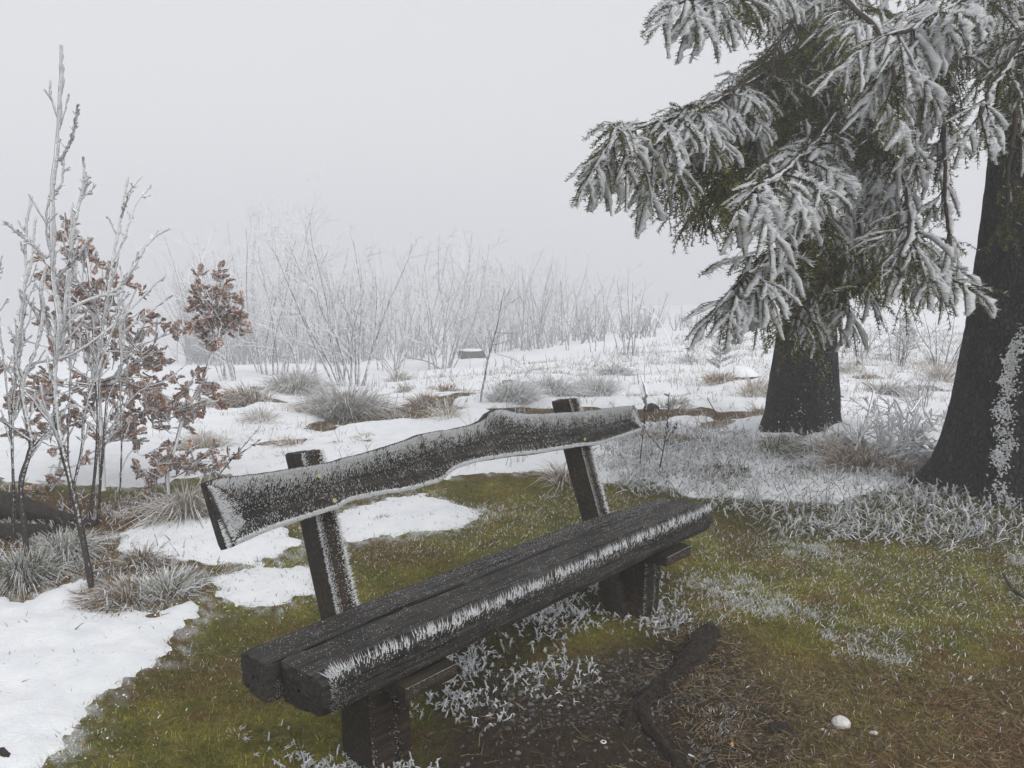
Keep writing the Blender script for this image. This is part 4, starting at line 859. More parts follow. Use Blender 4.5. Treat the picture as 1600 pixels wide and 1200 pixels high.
sapling('thin bare rimed stem leaning right above the left end of the bench back', [([(340, 745), (362, 718), (385, 692), (408, 664)], 0.006), ([(352, 722), (380, 706), (404, 688)], 0.005)], 5.2, 7, twigs=3)
sapling('pair of short frosted stalks with knobbly rime behind the right end of the backrest', [([(1030, 735), (1032, 690), (1031, 650), (1028, 600)], 0.007), ([(1031, 690), (1048, 672), (1062, 655)], 0.005), ([(1031, 700), (1015, 680), (1006, 660)], 0.005)], 5.9, 8, twigs=9)
sapling('single short frosted stalk just right of the backrest end', [([(1000, 722), (1002, 680), (1004, 640), (1002, 608)], 0.006)], 6.1, 9, twigs=9)

sapling('straight thin frosted whip left of the S-stemmed sapling', [([(26, 840), (30, 700), (34, 600), (28, 450), (22, 335)], 0.008), ([(32, 640), (46, 560), (52, 500)], 0.005)], 4.5, 10, twigs=10)
sapling('straight thin frosted whip between the tallest and the slim sapling', [([(112, 815), (106, 700), (110, 560), (106, 430), (112, 318)], 0.008), ([(108, 560), (92, 500), (90, 450)], 0.005)], 4.9, 11, twigs=10)
sapling('short straight frosted whip right of the slanting sapling', [([(186, 800), (190, 700), (188, 610), (194, 520), (192, 470)], 0.007), ([(189, 640), (206, 590), (212, 540)], 0.004)], 5.0, 12, twigs=9)
# oaks that kept their brown leaves
def oak_leaf_mesh(seed):
    rg = np.random.default_rng(seed); n = 11; t = np.linspace(0, 1, n)
    w = np.interp(t, [0, 0.12, 0.25, 0.34, 0.48, 0.56, 0.72, 0.82, 1.0], [0.02, 0.10, 0.24, 0.15, 0.34, 0.20, 0.32, 0.18, 0.02]) * rg.uniform(0.8, 1.2, n)
    cur = rg.uniform(-0.5, 0.9); x = t; z = cur * (t - 0.4) ** 2 - 0.1; fold = rg.uniform(0.1, 0.7)
    l = np.stack([x + 0.06 * w, w, z + fold * w + 0.05 * rg.normal(0, 1, n)], -1); m = np.stack([x, 0 * x, z], -1); r = np.stack([x + 0.06 * w, -w, z + fold * w + 0.05 * rg.normal(0, 1, n)], -1)
    V = np.stack([l, m, r], 1); br = np.array([0.32, 0.165, 0.100]) * rg.uniform(0.7, 1.35)
    c = np.tile(br, (n, 3, 1)); fr = rg.uniform(0, 1, (n, 3)) < np.array([0.60, 0.06, 0.42]) * rg.uniform(0.4, 1.5); c[fr] = (0.66, 0.67, 0.70)
    g = Geo(); g.add(V, q=grid_faces(n, 3), c=c.reshape(-1, 3)); return g
LEAFG = [oak_leaf_mesh(k) for k in range(8)]; LEAFM = [to_mesh('leaf', q, LEAF) for q in LEAFG]
def rotm(d, rg):
    d = nrm(d); s = nrm(np.cross(d, nrm(rg.normal(0, 1, 3)))); return np.stack([d, s, np.cross(d, s)], 1)
def oak(label, stems, clumps, Y, seed, nleaf, nobj):
    rg = np.random.default_rng(seed); from mathutils import Matrix
    main = resample(np.array([at(x, y, Y) for x, y in stems[0][0]]), 30); o = main[0].copy(); o[2] = float(gz(o[0], o[1]))
    root = thing('oak_sapling', label, 'oak', tuple(o)); main[0, 2] = o[2] - 0.05
    for k, (px, r) in enumerate(stems):
        ax = main if k == 0 else resample(np.array([at(x, y, Y) for x, y in px]), 16)
        g = Geo(); tubes(g, ax[None], np.linspace(r, r * 0.4, len(ax))[None], 8); obj('trunk' if k == 0 else 'branch', g, OAKBARK, root, org=o)
    wts = np.array([c[2] * c[3] * c[4] for c in clumps], float); wts /= wts.sum()
    gs = Geo(); gt = Geo(); gp = Geo(); cnt = 0
    nt = nleaf // 5
    for q in range(nt):              # little twigs, each with a rosette of leaves at its end
        cx, cy, rx, ry, _ = clumps[rg.choice(len(clumps), p=wts)]
        a = rg.uniform(0, 2 * np.pi); rr = math.sqrt(rg.uniform(0, 1)); rr *= rg.uniform(0.9, 1.45); ctr = at(cx + rx * rr * math.cos(a), cy + ry * rr * math.sin(a), Y) + np.array([0, rg.normal(0, rx / 1200 * Y * 0.55), 0])
        orig = at(cx + rg.normal(0, rx * 0.2), cy + ry * 0.55, Y); d = nrm(ctr - orig + np.array([0, 0, 0.05])); L = rg.uniform(0.10, 0.26)
        tw = grow((ctr - d * L)[None], d[None], np.array([L]), 5, 0.1, 0.08, rg); tubes(gt, tw, np.linspace(0.004, 0.002, 5)[None], 4)
        if q % 2 == 0: tubes(gt, resample(np.array([orig, (orig + ctr) / 2 + rg.normal(0, 0.02, 3), ctr - d * L * 0.5]), 6)[None], np.linspace(0.006, 0.003, 6)[None], 4)
        A, B = tw[0, 1], tw[0, 4]; plates(gp, A[None], ((A + B) / 2)[None], B[None], WIND, rg.uniform(0.008, 0.018, 1), rg, n=7, th=0.25, taper=0.2)
        for _ in range(5):
            dl = nrm(d * 0.5 + rg.normal(0, 0.7, 3) + np.array([0.15, -0.1, -0.25])); M = rotm(dl, rg); s = rg.uniform(0.06, 0.10); k = rg.integers(0, 8); p = ctr - d * rg.uniform(0, 0.06)
            if cnt < nobj:
                lf = bpy.data.objects.new('leaf', LEAFM[k]); COL.objects.link(lf); lf.parent = root
                mw = Matrix([[*(M[0] * s), p[0] - o[0]], [*(M[1] * s), p[1] - o[1]], [*(M[2] * s), p[2] - o[2]], [0, 0, 0, 1]]); lf.matrix_basis = mw
            else:
                G_ = LEAFG[k]; gs.add(G_.v[0] @ M.T * s + p, q=G_.q[0], c=G_.c[0])
            if rg.uniform() < 0.9: plates(gp, p[None], (p + dl * s * 0.5)[None], (p + dl * s)[None], WIND + [0, 0, 0.5], rg.uniform(0.006, 0.014, 1), rg, n=6, th=0.2, taper=0.2)
            cnt += 1
    obj('twigs', gt, OAKBARK, root, org=o, kind='stuff'); obj('rime', gp, RIME, root, org=o, kind='stuff')
    if gs.n: obj('leaves', gs, LEAF, root, org=o, kind='stuff')
oak('bigger oak sapling full of withered brown leaves behind the bare saplings at left', [([(160, 762), (158, 690), (152, 600), (146, 500), (140, 430), (132, 380)], 0.024), ([(150, 640), (190, 570), (225, 520), (250, 505)], 0.011), ([(153, 680), (110, 630), (80, 600)], 0.010), ([(148, 560), (110, 500), (70, 450)], 0.010), ([(160, 710), (110, 730), (75, 730)], 0.008)],
    [(125, 420, 42, 55, 1.3), (160, 480, 60, 55, 1), (215, 525, 55, 45, 1), (150, 570, 85, 60, 0.9), (90, 500, 40, 60, .9), (60, 590, 35, 40, .6), (175, 650, 60, 50, .9), (90, 665, 45, 40, .8), (80, 730, 30, 30, .9), (115, 740, 20, 25, .7), (220, 610, 35, 30, .6)], 5.5, 21, 900, 290)
oak('smaller oak sapling with separate clumps of brown leaves, nearest the left bench end', [([(262, 765), (262, 735), (276, 690), (285, 655), (298, 630), (318, 590), (330, 550), (336, 490), (340, 440)], 0.016), ([(278, 700), (250, 700), (225, 712), (205, 705), (185, 745)], 0.008), ([(285, 660), (262, 640), (245, 620)], 0.007), ([(330, 550), (355, 500), (372, 470)], 0.006), ([(335, 480), (315, 440), (295, 405)], 0.005)],
    [(335, 465, 32, 50, 1.4), (325, 515, 28, 22, 1.2), (360, 490, 20, 30, .6), (290, 610, 52, 28, 1.2), (262, 645, 30, 25, .8), (300, 650, 25, 18, .6), (285, 712, 52, 30, 1.2), (330, 720, 28, 22, .8), (245, 735, 28, 22, .7), (310, 590, 28, 15, .7)], 5.4, 22, 520, 290)
#@@GRASS
# ------------------------------------------------------------------ grass tussocks
TAN = np.array([0.27, 0.185, 0.095]); STRAW = np.array([0.36, 0.28, 0.17]); OLIVE = np.array([0.11, 0.10, 0.045]); FROST = np.array([0.80, 0.82, 0.85]); GREYG = np.array([0.25, 0.215, 0.16])
def tussock(label, px, py, rpx, hpx, frost, base, seed, n=260, droop=0.5, cat='grass', name='grass_tussock', group='grass tussocks standing in the snow'):
    rg = np.random.default_rng(seed); p = onground(px, py); z = float(gz(p[0], p[1])) - 0.03; sc = math.hypot(p[1], CAM_H) / FPX
    r, h = rpx * sc * 1.2, hpx * sc * 1.2; lean = rg.normal(0, 0.28, 2); n = int(n * 1.7)
    n = int(n * np.clip(rpx / 30, 0.5, 2.0))
    a = rg.uniform(0, 2 * np.pi, n); q = np.sqrt(rg.uniform(0, 1, n)); B = np.stack([q * r * 0.6 * np.cos(a), q * r * 0.6 * np.sin(a), -0.02 * np.ones(n)], -1)
    B[:, 2] += gz(B[:, 0] + p[0], B[:, 1] + p[1]) - z - 0.02 + 0.25 * h * (1 - q ** 2)
    q = q * (1 + 0.35 * np.sin(2 * a + seed) + 0.2 * np.sin(3 * a + 2 * seed)); D = np.stack([np.cos(a) * q * 0.9 + rg.normal(0, 0.38, n) + lean[0], np.sin(a) * q * 0.9 + rg.normal(0, 0.38, n) + lean[1], np.ones(n)], -1)
    bend = np.stack([np.cos(a) * q + lean[0], np.sin(a) * q + lean[1], -0.8 * np.ones(n)], -1) * droop * rg.uniform(0.2, 1.6, (n, 1))
    col = base * rg.uniform(0.6, 1.4, (n, 1)); tip = np.where(rg.uniform(0, 1, (n, 1)) < frost + 0.2, FROST * np.ones((n, 3)), col * 1.2)
    k = rg.uniform(0, 1, n) < frost * 0.4; col[k] = FROST * 0.95
    g = Geo(); blades(g, B, D, h * rg.uniform(0.5, 1.15, n), rg.uniform(0.0035, 0.0075, n) * max(1, sc * 190), bend, col, rg, ctip=tip)
    root = obj(name, g, BLADE, smooth=False); root.location = (p[0], p[1], z); tag(root, label, cat, group); return root
TU = [('biggest grass tussock in the snow, grey-green with a white frosted top', 540, 655, 52, 62, .45, GREYG * .8, 520),
      ('tan right foot of the big tussock, a separate clump of dry grass', 585, 655, 26, 34, .2, TAN, 200),
      ('wide tan tussock at left edge of the open snow, under the hedge shrubs', 385, 632, 42, 40, .35, TAN * .9, 360),
      ('grey frosted hummock of grass between the wide tan tussock and the biggest one', 465, 615, 42, 42, .55, GREYG, 400),
      ('small white frosted grass clump in front of the wide tan tussock', 408, 662, 24, 32, .75, STRAW, 160),
      ('narrow frosted clump hugging the left side of the biggest tussock', 487, 652, 16, 40, .7, STRAW, 130),
      ('tan tussock under the snow-capped stump, left one of two', 662, 632, 22, 26, .15, TAN, 200),
      ('tan tussock under the snow-capped stump, right one of two', 695, 614, 24, 22, .2, TAN, 180),
      ('cone-shaped grey tussock at the foot of the small white bush', 622, 600, 18, 26, .4, GREYG, 150),
      ('small brown tussock left of the two tan ones under the stump', 632, 616, 12, 16, .2, TAN * .8, 90),
      ('frosted thin grass clump just above the backrest between tan tussocks and brush', 695, 660, 22, 34, .6, STRAW, 110),
      ('small round straw tussock in open snow left of the hump on the backrest', 570, 686, 16, 14, .35, STRAW * .8, 130),
      ('little straw tuft in the snow above the left bench post', 528, 697, 12, 13, .35, STRAW * .8, 90),
      ('sparse pale grass tuft behind the top of the left bench post', 455, 702, 22, 26, .5, STRAW, 110),
      ('isolated brown tuft on the snow patch seen under the backrest', 595, 816, 18, 14, .12, TAN, 170),
      ('tan tussock in the snow left of the further spruce, in line with the young spruce', 1125, 603, 26, 26, .3, TAN, 200),
      ('straw tussock standing by the left side of the further spruce trunk', 1180, 622, 24, 40, .5, STRAW, 170),
      ('rounded bright tan tussock below the fallen twig in the midfield', 1112, 672, 18, 24, .12, TAN * 1.1, 190),
      ('tan grass patch just right of the backrest end', 1062, 690, 24, 22, .15, TAN, 190),
      ('brown tussock at the right end of the backrest, partly behind it', 1012, 690, 22, 28, .35, TAN * .8, 180),
      ('tall straw grass clump beside the right bench post', 880, 752, 20, 46, .45, TAN, 200),
      ('grey frosted tussock left of the stubby dark stub in midfield', 1055, 638, 22, 24, .45, GREYG, 150),
      ('frosted arching grass bush right above the hump on the backrest', 800, 632, 42, 40, .8, GREYG, 330),
      ('frosted arching grass bush in the middle distance right of the hump, nearer the posts', 860, 622, 36, 42, .85, GREYG, 300),
      ('frosted arching grass bush left of the post top at the right bench end', 925, 622, 38, 40, .8, GREYG, 300),
      ('frosted grass mound behind the snow field stalk clump', 960, 590, 30, 26, .7, GREYG, 200),
      ('low frosted tuft beside the arching sapling foot', 1075, 570, 20, 18, .6, GREYG, 110),
      ('brown-green tussock at the foot of the further spruce, left side', 1215, 712, 36, 36, .25, OLIVE * 1.1, 300),
      ('tan tussock beside the further spruce trunk at its left foot', 1185, 655, 16, 26, .15, TAN, 130),
      ('long drooping tan grass in front of the brush pile', 1345, 735, 52, 46, .25, TAN * .75, 420),
      ('olive and tan grass mound between the brush pile and the nearer trunk', 1420, 745, 42, 34, .3, TAN * .7, 320),
      ('frosted tuft of long grass leaning on the further spruce foot', 1300, 705, 26, 40, .6, STRAW, 180),
      ('frosted tussock behind the brush pile', 1390, 620, 34, 34, .6, GREYG, 220),
      ('grey tussock far between the two trunks', 1330, 585, 24, 22, .6, GREYG, 120),
      ('tan frosted tussock by the left flank of the nearer trunk', 1470, 600, 26, 34, .5, STRAW * .8, 160),
      ('tall straw clump with white stalks at the foot of the small oak', 292, 805, 40, 68, .45, STRAW * .8, 330),
      ('round straw tussock behind the lower leaves of the small oak', 318, 700, 30, 40, .55, STRAW, 220),
      ('brown matted tussock around the foot of the tallest sapling', 190, 935, 60, 40, .30, TAN * .7, 520),
      ('frosted wiry tussock right of the tallest sapling foot', 262, 925, 44, 44, .55, OLIVE * 1.3, 420),
      ('dark wiry tussock with white tips at the left edge, below the fallen log', 30, 900, 60, 50, .40, OLIVE, 480),
      ('frosted wiry tussock between the two front saplings', 95, 868, 48, 48, .50, OLIVE * 1.2, 400),
      ('reddish brown grass clump behind the foot of the tallest sapling', 215, 880, 34, 34, .15, TAN * .75, 300),
      ('small brown tuft in the snow at lower left', 138, 985, 16, 12, .25, TAN * .6, 120),
      ('tiny dark tuft near the left edge of the lower snow patch', 25, 1000, 10, 12, .4, OLIVE, 60),
      ('frosted star-shaped tuft on the moss below the left seat end', 372, 1145, 26, 22, .5, STRAW * .8, 150)]
for i, (lb, x, y, r, h, fr, bc, n) in enumerate(TU): tussock(lb, x, y, r, h, fr, bc, 700 + i, n=n)

# ------------------------------------------------------------------ uncountable ground cover
def scatter(P, n, rg, dens=None):
    P = np.asarray(P)[:, :2]; lo = P.min(0) - 0.25; hi = P.max(0) + 0.25; out = []
    while sum(map(len, out)) < n:
        q = rg.uniform(lo, hi, (n * 2, 2)); d = poly_sd(q[:, 0], q[:, 1], P) + 0.5 * fbm(q[:, 0] * 2.5, q[:, 1] * 2.5, 91, 4)
        k = (rg.uniform(0, 1, len(q)) < sst(-0.22, 0.18, d) ** 1.5) & (q[:, 1] > 1.2)
        if dens is not None: k &= rg.uniform(0, 1, len(q)) < dens(q[:, 0], q[:, 1])
        out.append(q[k])
        if len(out) > 40: break
    q = np.concatenate(out)[:n]; return q
def stuff(name, g, m): return obj(name, g, m, smooth=False, kind='stuff')
rg = np.random.default_rng(31)
NEAR_P = PX([(-250, 1330), (-100, 900), (200, 780), (560, 770), (900, 735), (1000, 760), (1300, 790), (1500, 790), (1900, 800), (2000, 1330)])
nosnow = lambda x, y: sst(0.06, -0.06, snow_mask(x, y)) * (np.abs((np.stack([x, y], -1) - BENCH_O) @ BV - 0.215) > -1)
# moss and short turf
q = scatter(NEAR_P, 95000, rg, lambda x, y: nosnow(x, y) * (1 - 0.85 * sst(-0.15, 0.1, poly_sd(x, y, DIRT_P))) * np.clip(3.2 / y, 0.2, 1.3) ** 1.2)
n = len(q); z = hgt(q[:, 0], q[:, 1]); B = np.stack([q[:, 0], q[:, 1], z - 0.002], -1)
c = ground_col(q[:, 0], q[:, 1]) * rg.uniform(0.35, 2.6, (n, 1)) * (1 + 0.15 * rg.normal(0, 1, (n, 3)))
k = rg.uniform(0, 1, n) < 0.06; c[k] = STRAW * rg.uniform(0.4, 0.9, (k.sum(), 1))
L = rg.uniform(0.010, 0.030, n) * (1 + 0.8 * k)
g = Geo(); blades(g, B, np.stack([rg.normal(0, 0.7, n), rg.normal(0, 0.7, n), np.ones(n)], -1), L, rg.uniform(0.002, 0.0042, n) * np.maximum(1, q[:, 1] / 3.5), np.zeros((n, 3)), np.clip(c, 0.004, 1), rg, simple=True)
stuff('moss_turf', g, BLADE)
# dry grass and fallen needles lying on the ground
q = scatter(np.vstack([BROWN_P, PX([(1040, 880)])]), 16000, rg, lambda x, y: nosnow(x, y)); q2 = scatter(NEAR_P, 9000, rg, nosnow); q = np.vstack([q, q2]); n = len(q)
c = np.where(rg.uniform(0, 1, (n, 1)) < 0.6, TAN * 0.55, STRAW * 0.55) * rg.uniform(0.3, 1.8, (n, 1))
g = Geo(); a = rg.uniform(0, 2 * np.pi, n)
blades(g, np.stack([q[:, 0], q[:, 1], hgt(q[:, 0], q[:, 1]) + 0.002], -1), np.stack([np.cos(a), np.sin(a), rg.uniform(0.02, 0.45, n)], -1), rg.uniform(0.02, 0.08, n), rg.uniform(0.0014, 0.003, n), np.stack([0 * a, 0 * a, rg.uniform(-0.15, 0.1, n)], -1), c, rg)
stuff('dry_grass_litter', g, BLADE)
# sprigs: dark stem with a rime flag
def sprigs(name, q, hmin, hmax, wid, seed, lean=0.35, dark=(0.03, 0.024, 0.018), leaf=0):
    rg = np.random.default_rng(seed); n = len(q); z = gz(q[:, 0], q[:, 1]); B = np.stack([q[:, 0], q[:, 1], z - 0.01], -1)
    D = np.stack([rg.normal(0.1, lean, n), rg.normal(0, lean, n), np.ones(n)], -1); L = rg.uniform(hmin, hmax, n)
    S = grow(B, D, L, 4, 0.1, 0.12, rg); g = Geo(); tubes(g, S, np.tile([0.0022, 0.002, 0.0017, 0.001], (n, 1)) * np.maximum(1, q[:, 1] / 4)[:, None], 3, c=np.array(dark))
    A = S[:, 1]; M = S[:, 2]; E_ = S[:, 3] + (S[:, 3] - S[:, 2]) * 0.25
    plates(g, A, M, E_, WIND, rg.uniform(0.3, 1.1, n) * wid * 0.7, rg, n=5, th=0.2, jag=0.6, taper=0.3, m=1)
    for _ in range(leaf):            # small stiff leaves, furred white
        k = rg.uniform(0, 1, n) < 0.8; t = rg.uniform(0.3, 1, (n, 1)); p = S[:, 1] * (1 - t) + S[:, 3] * t; d = nrm(rg.normal(0, 1, (n, 3)) + [0.35, -0.3, 0.5]); l = rg.uniform(0.4, 1.2, (n, 1)) * wid * 2.8
        blades(g, p[k], d[k], l[k, 0] * 1.1, rg.uniform(0.25, 0.6, k.sum()) * wid, np.stack([0 * l[k, 0], 0 * l[k, 0], -0.2 + 0 * l[k, 0]], -1), FROST * rg.uniform(0.8, 1.08, (k.sum(), 1)), rg)
    o = obj(name, g, [BLADE, RIME], kind='stuff'); return o
rg = np.random.default_rng(33)
clump = lambda f, t, s: (lambda x, y: sst(t - 0.12, t + 0.12, fbm(x * f, y * f, s, 3)))
q = scatter(UNDER_P, 1300, rg, lambda x, y: 0.12 + clump(4, -0.02, 103)(x, y)); sprigs('frosted_bilberry', q, 0.015, 0.06, 0.0085, 2, 0.8, leaf=5)
cl2 = PX([(430, 1170), (480, 1150), (560, 1180), (640, 1175), (660, 1230), (430, 1240)]); q = scatter(cl2, 260, rg); sprigs('frosted_bilberry', q, 0.015, 0.05, 0.0085, 3, 0.8, leaf=6)
def frost_blades(name, P, n, dens, lmin, lmax, w, seed, flat=0.5):
    rg = np.random.default_rng(seed); q = scatter(P, n, rg, dens); n = len(q); a = rg.uniform(0, 6.28, n); B = np.stack([q[:, 0], q[:, 1], gz(q[:, 0], q[:, 1])], -1)
    D = np.stack([np.cos(a) * flat * rg.uniform(0.3, 2, n) + 0.25, np.sin(a) * flat * rg.uniform(0.3, 2, n), np.ones(n)], -1); L = lmin + (lmax - lmin) * rg.uniform(0, 1, n) ** 2
    g = Geo(); blades(g, B, D, L, rg.uniform(0.5, 1.4, n) * w * np.maximum(1, q[:, 1] / 4), np.stack([np.cos(a) * 0.2, np.sin(a) * 0.2, -0.15 + 0 * a], -1), np.where(rg.uniform(0, 1, (n, 1)) < 0.42, FROST * rg.uniform(0.7, 1.08, (n, 1)), np.clip(ground_col(q[:, 0], q[:, 1]) * rg.uniform(0.8, 2.2, (n, 1)), 0, 1)), rg, ctip=np.where(rg.uniform(0, 1, (n, 1)) < 0.8, FROST * rg.uniform(0.6, 1.08, (n, 1)), STRAW * 0.8 * np.ones((n, 3)))); return obj(name, g, BLADE, smooth=False, kind='stuff')
fr_ = lambda s, t: (lambda x, y: (0.02 + clump(1.2, t + 0.02, s)(x, y) * (0.06 + 0.94 * clump(4, 0.08, s + 1)(x, y)) * (0.1 + 0.9 * clump(16, 0.06, s + 2)(x, y))) * nosnow(x, y))
frost_blades('frosted_turf', DUST_P, 21000, fr_(205, -0.02), 0.006, 0.034, 0.0032, 4)
bk = PX([(540, 850), (700, 800), (900, 780), (1000, 765), (1090, 800), (960, 815), (760, 870), (600, 900), (540, 930), (400, 930), (440, 870)]); frost_blades('frosted_turf', bk, 11000, fr_(215, 0.0), 0.008, 0.040, 0.0034, 5)
frost_blades('frosted_turf', BROWN_P, 4500, fr_(225, 0.05), 0.006, 0.03, 0.003, 6)
q = scatter(DUST_P, 500, rg, fr_(205, 0.02)); sprigs('frosted_bilberry', q, 0.012, 0.035, 0.007, 14, 0.8, (0.05, 0.05, 0.02), leaf=1)
q = scatter(HEATH_P, 2200, rg, lambda x, y: 0.45 + 0.55 * clump(1.7, 0.03, 101)(x, y) * (0.3 + 0.7 * clump(7, 0.0, 102)(x, y))); sprigs('frosted_heather', q, 0.02, 0.12, 0.011, 1, 0.55, leaf=3); frost_blades('frosted_grass', HEATH_P, 11000, lambda x, y: 0.35 + 0.65 * clump(2.2, 0.02, 131)(x, y), 0.03, 0.13, 0.005, 17, 0.9)
q = scatter(LEFTG_P, 900, rg, lambda x, y: 0.15 + clump(2.4, 0.0, 111)(x, y)); sprigs('frosted_heather', q, 0.03, 0.10, 0.010, 7, 0.5, leaf=1)
mg = PX([(230, 1010), (350, 950), (500, 960), (560, 900), (640, 880), (500, 1100), (300, 1120), (150, 1180)]); frost_blades('frosted_turf', mg, 1800, fr_(235, 0.05), 0.005, 0.02, 0.0035, 8)
frost_blades('frosted_turf', LEFTG_P, 5000, lambda x, y: 0.2 + clump(2.4, 0.0, 111)(x, y), 0.02, 0.10, 0.0045, 7, 0.7)
fd = np.array([onground(*p) for p in [(400, 730), (700, 660), (1000, 600), (1200, 600), (1500, 640), (1500, 520), (1050, 530), (800, 570), (600, 600), (380, 680)]]); q = scatter(fd, 600, rg, clump(0.9, 0.05, 115)); sprigs('frosted_stalks', q, 0.06, 0.36, 0.012, 9, 0.3, (0.40, 0.40, 0.41))
def field_grass(name, P, n, per, hmin, hmax, seed, frost, dens=None):      # sparse tufts too many and too small to tell apart
    rg = np.random.default_rng(seed); q = scatter(P, n, rg, dens); m = len(q); g = Geo(); N = m * per; i = np.repeat(np.arange(m), per); sc = np.maximum(1, q[i, 1] / 7)
    a = rg.uniform(0, 6.28, N); r = rg.uniform(0, 0.07, N) * sc; x = q[i, 0] + r * np.cos(a); y = q[i, 1] + r * np.sin(a); h = (rg.uniform(hmin, hmax, m) * rg.uniform(0.6, 1.4, m))[i] * rg.uniform(0.4, 1.2, N)
    c = np.array([TAN, STRAW, GREYG])[rg.integers(0, 3, m)][i] * rg.uniform(0.5, 1.3, (N, 1)); c[rg.uniform(0, 1, N) < frost] = FROST
    blades(g, np.stack([x, y, gz(x, y) - 0.01], -1), np.stack([rg.normal(0, 0.45, N), rg.normal(0, 0.45, N), np.ones(N)], -1), h, rg.uniform(0.0025, 0.005, N) * sc, np.stack([rg.normal(0, 0.3, N), rg.normal(0, 0.3, N), rg.uniform(-0.4, 0, N)], -1), c, rg); return obj(name, g, BLADE, smooth=False, kind='stuff')
FIELD = np.array([onground(*p) for p in [(-100, 750), (330, 745), (420, 770), (680, 745), (900, 745), (1000, 740), (1250, 690), (1550, 700), (1650, 520), (1050, 535), (800, 575), (600, 600), (380, 640), (-100, 680)]])
field_grass('field_grass', FIELD, 3300, 9, 0.03, 0.16, 5, 0.4, lambda x, y: 0.06 + clump(0.8, 0.02, 141)(x, y) + 2 * sst(0.1, -0.15, snow_mask(x, y))); field_grass('field_grass', FIELD, 1000, 5, 0.10, 0.42, 6, 0.7, lambda x, y: 0.2 + clump(0.5, 0.02, 143)(x, y))
for P_ in SNOW_P: field_grass('snow_debris', P_, 150, 3, 0.012, 0.04, 7, 0.2)
BETW = np.array([onground(*p) for p in [(1310, 690), (1450, 720), (1510, 620), (1540, 540), (1310, 560)]]); field_grass('field_grass', BETW, 260, 9, 0.10, 0.40, 8, 0.6)
# gravel on the worn ground in front of the bench
def pebbles(name, q, smin, smax, seed, cols):
    rg = np.random.default_rng(seed); n = len(q); ph = (1 + 5 ** 0.5) / 2
    ico = nrm(np.array([(-1, ph, 0), (1, ph, 0), (-1, -ph, 0), (1, -ph, 0), (0, -1, ph), (0, 1, ph), (0, -1, -ph), (0, 1, -ph), (ph, 0, -1), (ph, 0, 1), (-ph, 0, -1), (-ph, 0, 1)], float))
    F = np.array([(0, 11, 5), (0, 5, 1), (0, 1, 7), (0, 7, 10), (0, 10, 11), (1, 5, 9), (5, 11, 4), (11, 10, 2), (10, 7, 6), (7, 1, 8), (3, 9, 4), (3, 4, 2), (3, 2, 6), (3, 6, 8), (3, 8, 9), (4, 9, 5), (2, 4, 11), (6, 2, 10), (8, 6, 7), (9, 8, 1)])
    V = ico[None] * rg.uniform(0.6, 1.3, (n, 12, 1)) * (np.array([1, 0.8, 0.5]) * rg.uniform(0.6, 1.3, (n, 1, 3))); a = rg.uniform(0, 6.28, n); ca, sa = np.cos(a)[:, None], np.sin(a)[:, None]
    V = np.stack([V[..., 0] * ca - V[..., 1] * sa, V[..., 0] * sa + V[..., 1] * ca, V[..., 2]], -1); s = smin * (smax / smin) ** (rg.uniform(0, 1, n) ** 2)
    V = V * s[:, None, None] + np.stack([q[:, 0], q[:, 1], hgt(q[:, 0], q[:, 1]) + s * 0.15], -1)[:, None]
    c = np.array(cols)[rg.integers(0, len(cols), n)] * rg.uniform(0.6, 1.5, (n, 1)); g = Geo(); g.add(V.reshape(-1, 3), t=(F[None] + (np.arange(n) * 12)[:, None, None]).reshape(-1, 3), c=np.repeat(c, 12, 0)); return obj(name, g, STONEC, smooth=False, kind='stuff')
q = scatter(DIRT_P, 3600, rg, lambda x, y: 0.15 + 0.85 * sst(-0.05, 0.15, fbm(x * 2.2, y * 2.2, 121, 3))); pebbles('gravel', q, 0.003, 0.012, 5, [(0.06, 0.06, 0.058), (0.09, 0.088, 0.085), (0.045, 0.043, 0.04), (0.13, 0.125, 0.115)])
# white crumbs where the snow thins out
q = scatter(NEAR_P, 2000, rg, lambda x, y: np.exp(-((snow_mask(x, y) + 0.05) / 0.07) ** 2)); pebbles('snow_crumbs', q, 0.0018, 0.006, 6, [(0.8, 0.82, 0.84)])
#@@SMALL
# ------------------------------------------------------------------ small things
def lathe_log(name, label, cat, P, r, mtl, seed, group=None, S=18, ends=True, parent=None, org=None, rough=0.12, K=36):
    rg = np.random.default_rng(seed); ax = resample(P, K); T, A, B = frames(ax); th = np.arange(S) / S * 2 * np.pi
    rr = np.interp(np.linspace(0, 1, K), np.linspace(0, 1, len(r)), r)
    q = rr[:, None] * (1 + rough * 2 * fbm(np.arange(K)[:, None] * 8.0 / K + seed, np.cos(th)[None] * 2 + np.sin(th)[None] * 3, seed, 4) + rough * fbm(np.arange(K)[:, None] * 32.0 / K, np.cos(th)[None] * 5 + np.sin(th)[None] * 4, seed + 1, 3))
    V = ax[:, None] + q[..., None] * (np.cos(th)[:, None] * A[:, None] + np.sin(th)[:, None] * B[:, None])
    g = Geo(); g.add(V, q=grid_faces(K, S, True))
    if ends:
        for row, fl in ((0, True), (K - 1, False)):
            c = V[row].mean(0); rings = [V[row], c + (V[row] - c) * 0.6 + rg.normal(0, 0.003, (S, 3)), c + (V[row] - c) * 0.05]; f = grid_faces(3, S, True); g.add(np.array(rings), q=f[:, ::-1] if fl else f)
    if parent is not None: return obj(name, g, mtl, parent, org=org)
    o = np.array(P[0], float); ob = obj(name, g, mtl, org=o); ob.location = tuple(o); return tag(ob, label, cat, group)
GP = lambda x, y, dz=0.0: (lambda p: np.array([p[0], p[1], p[2] + dz]))(onground(x, y))
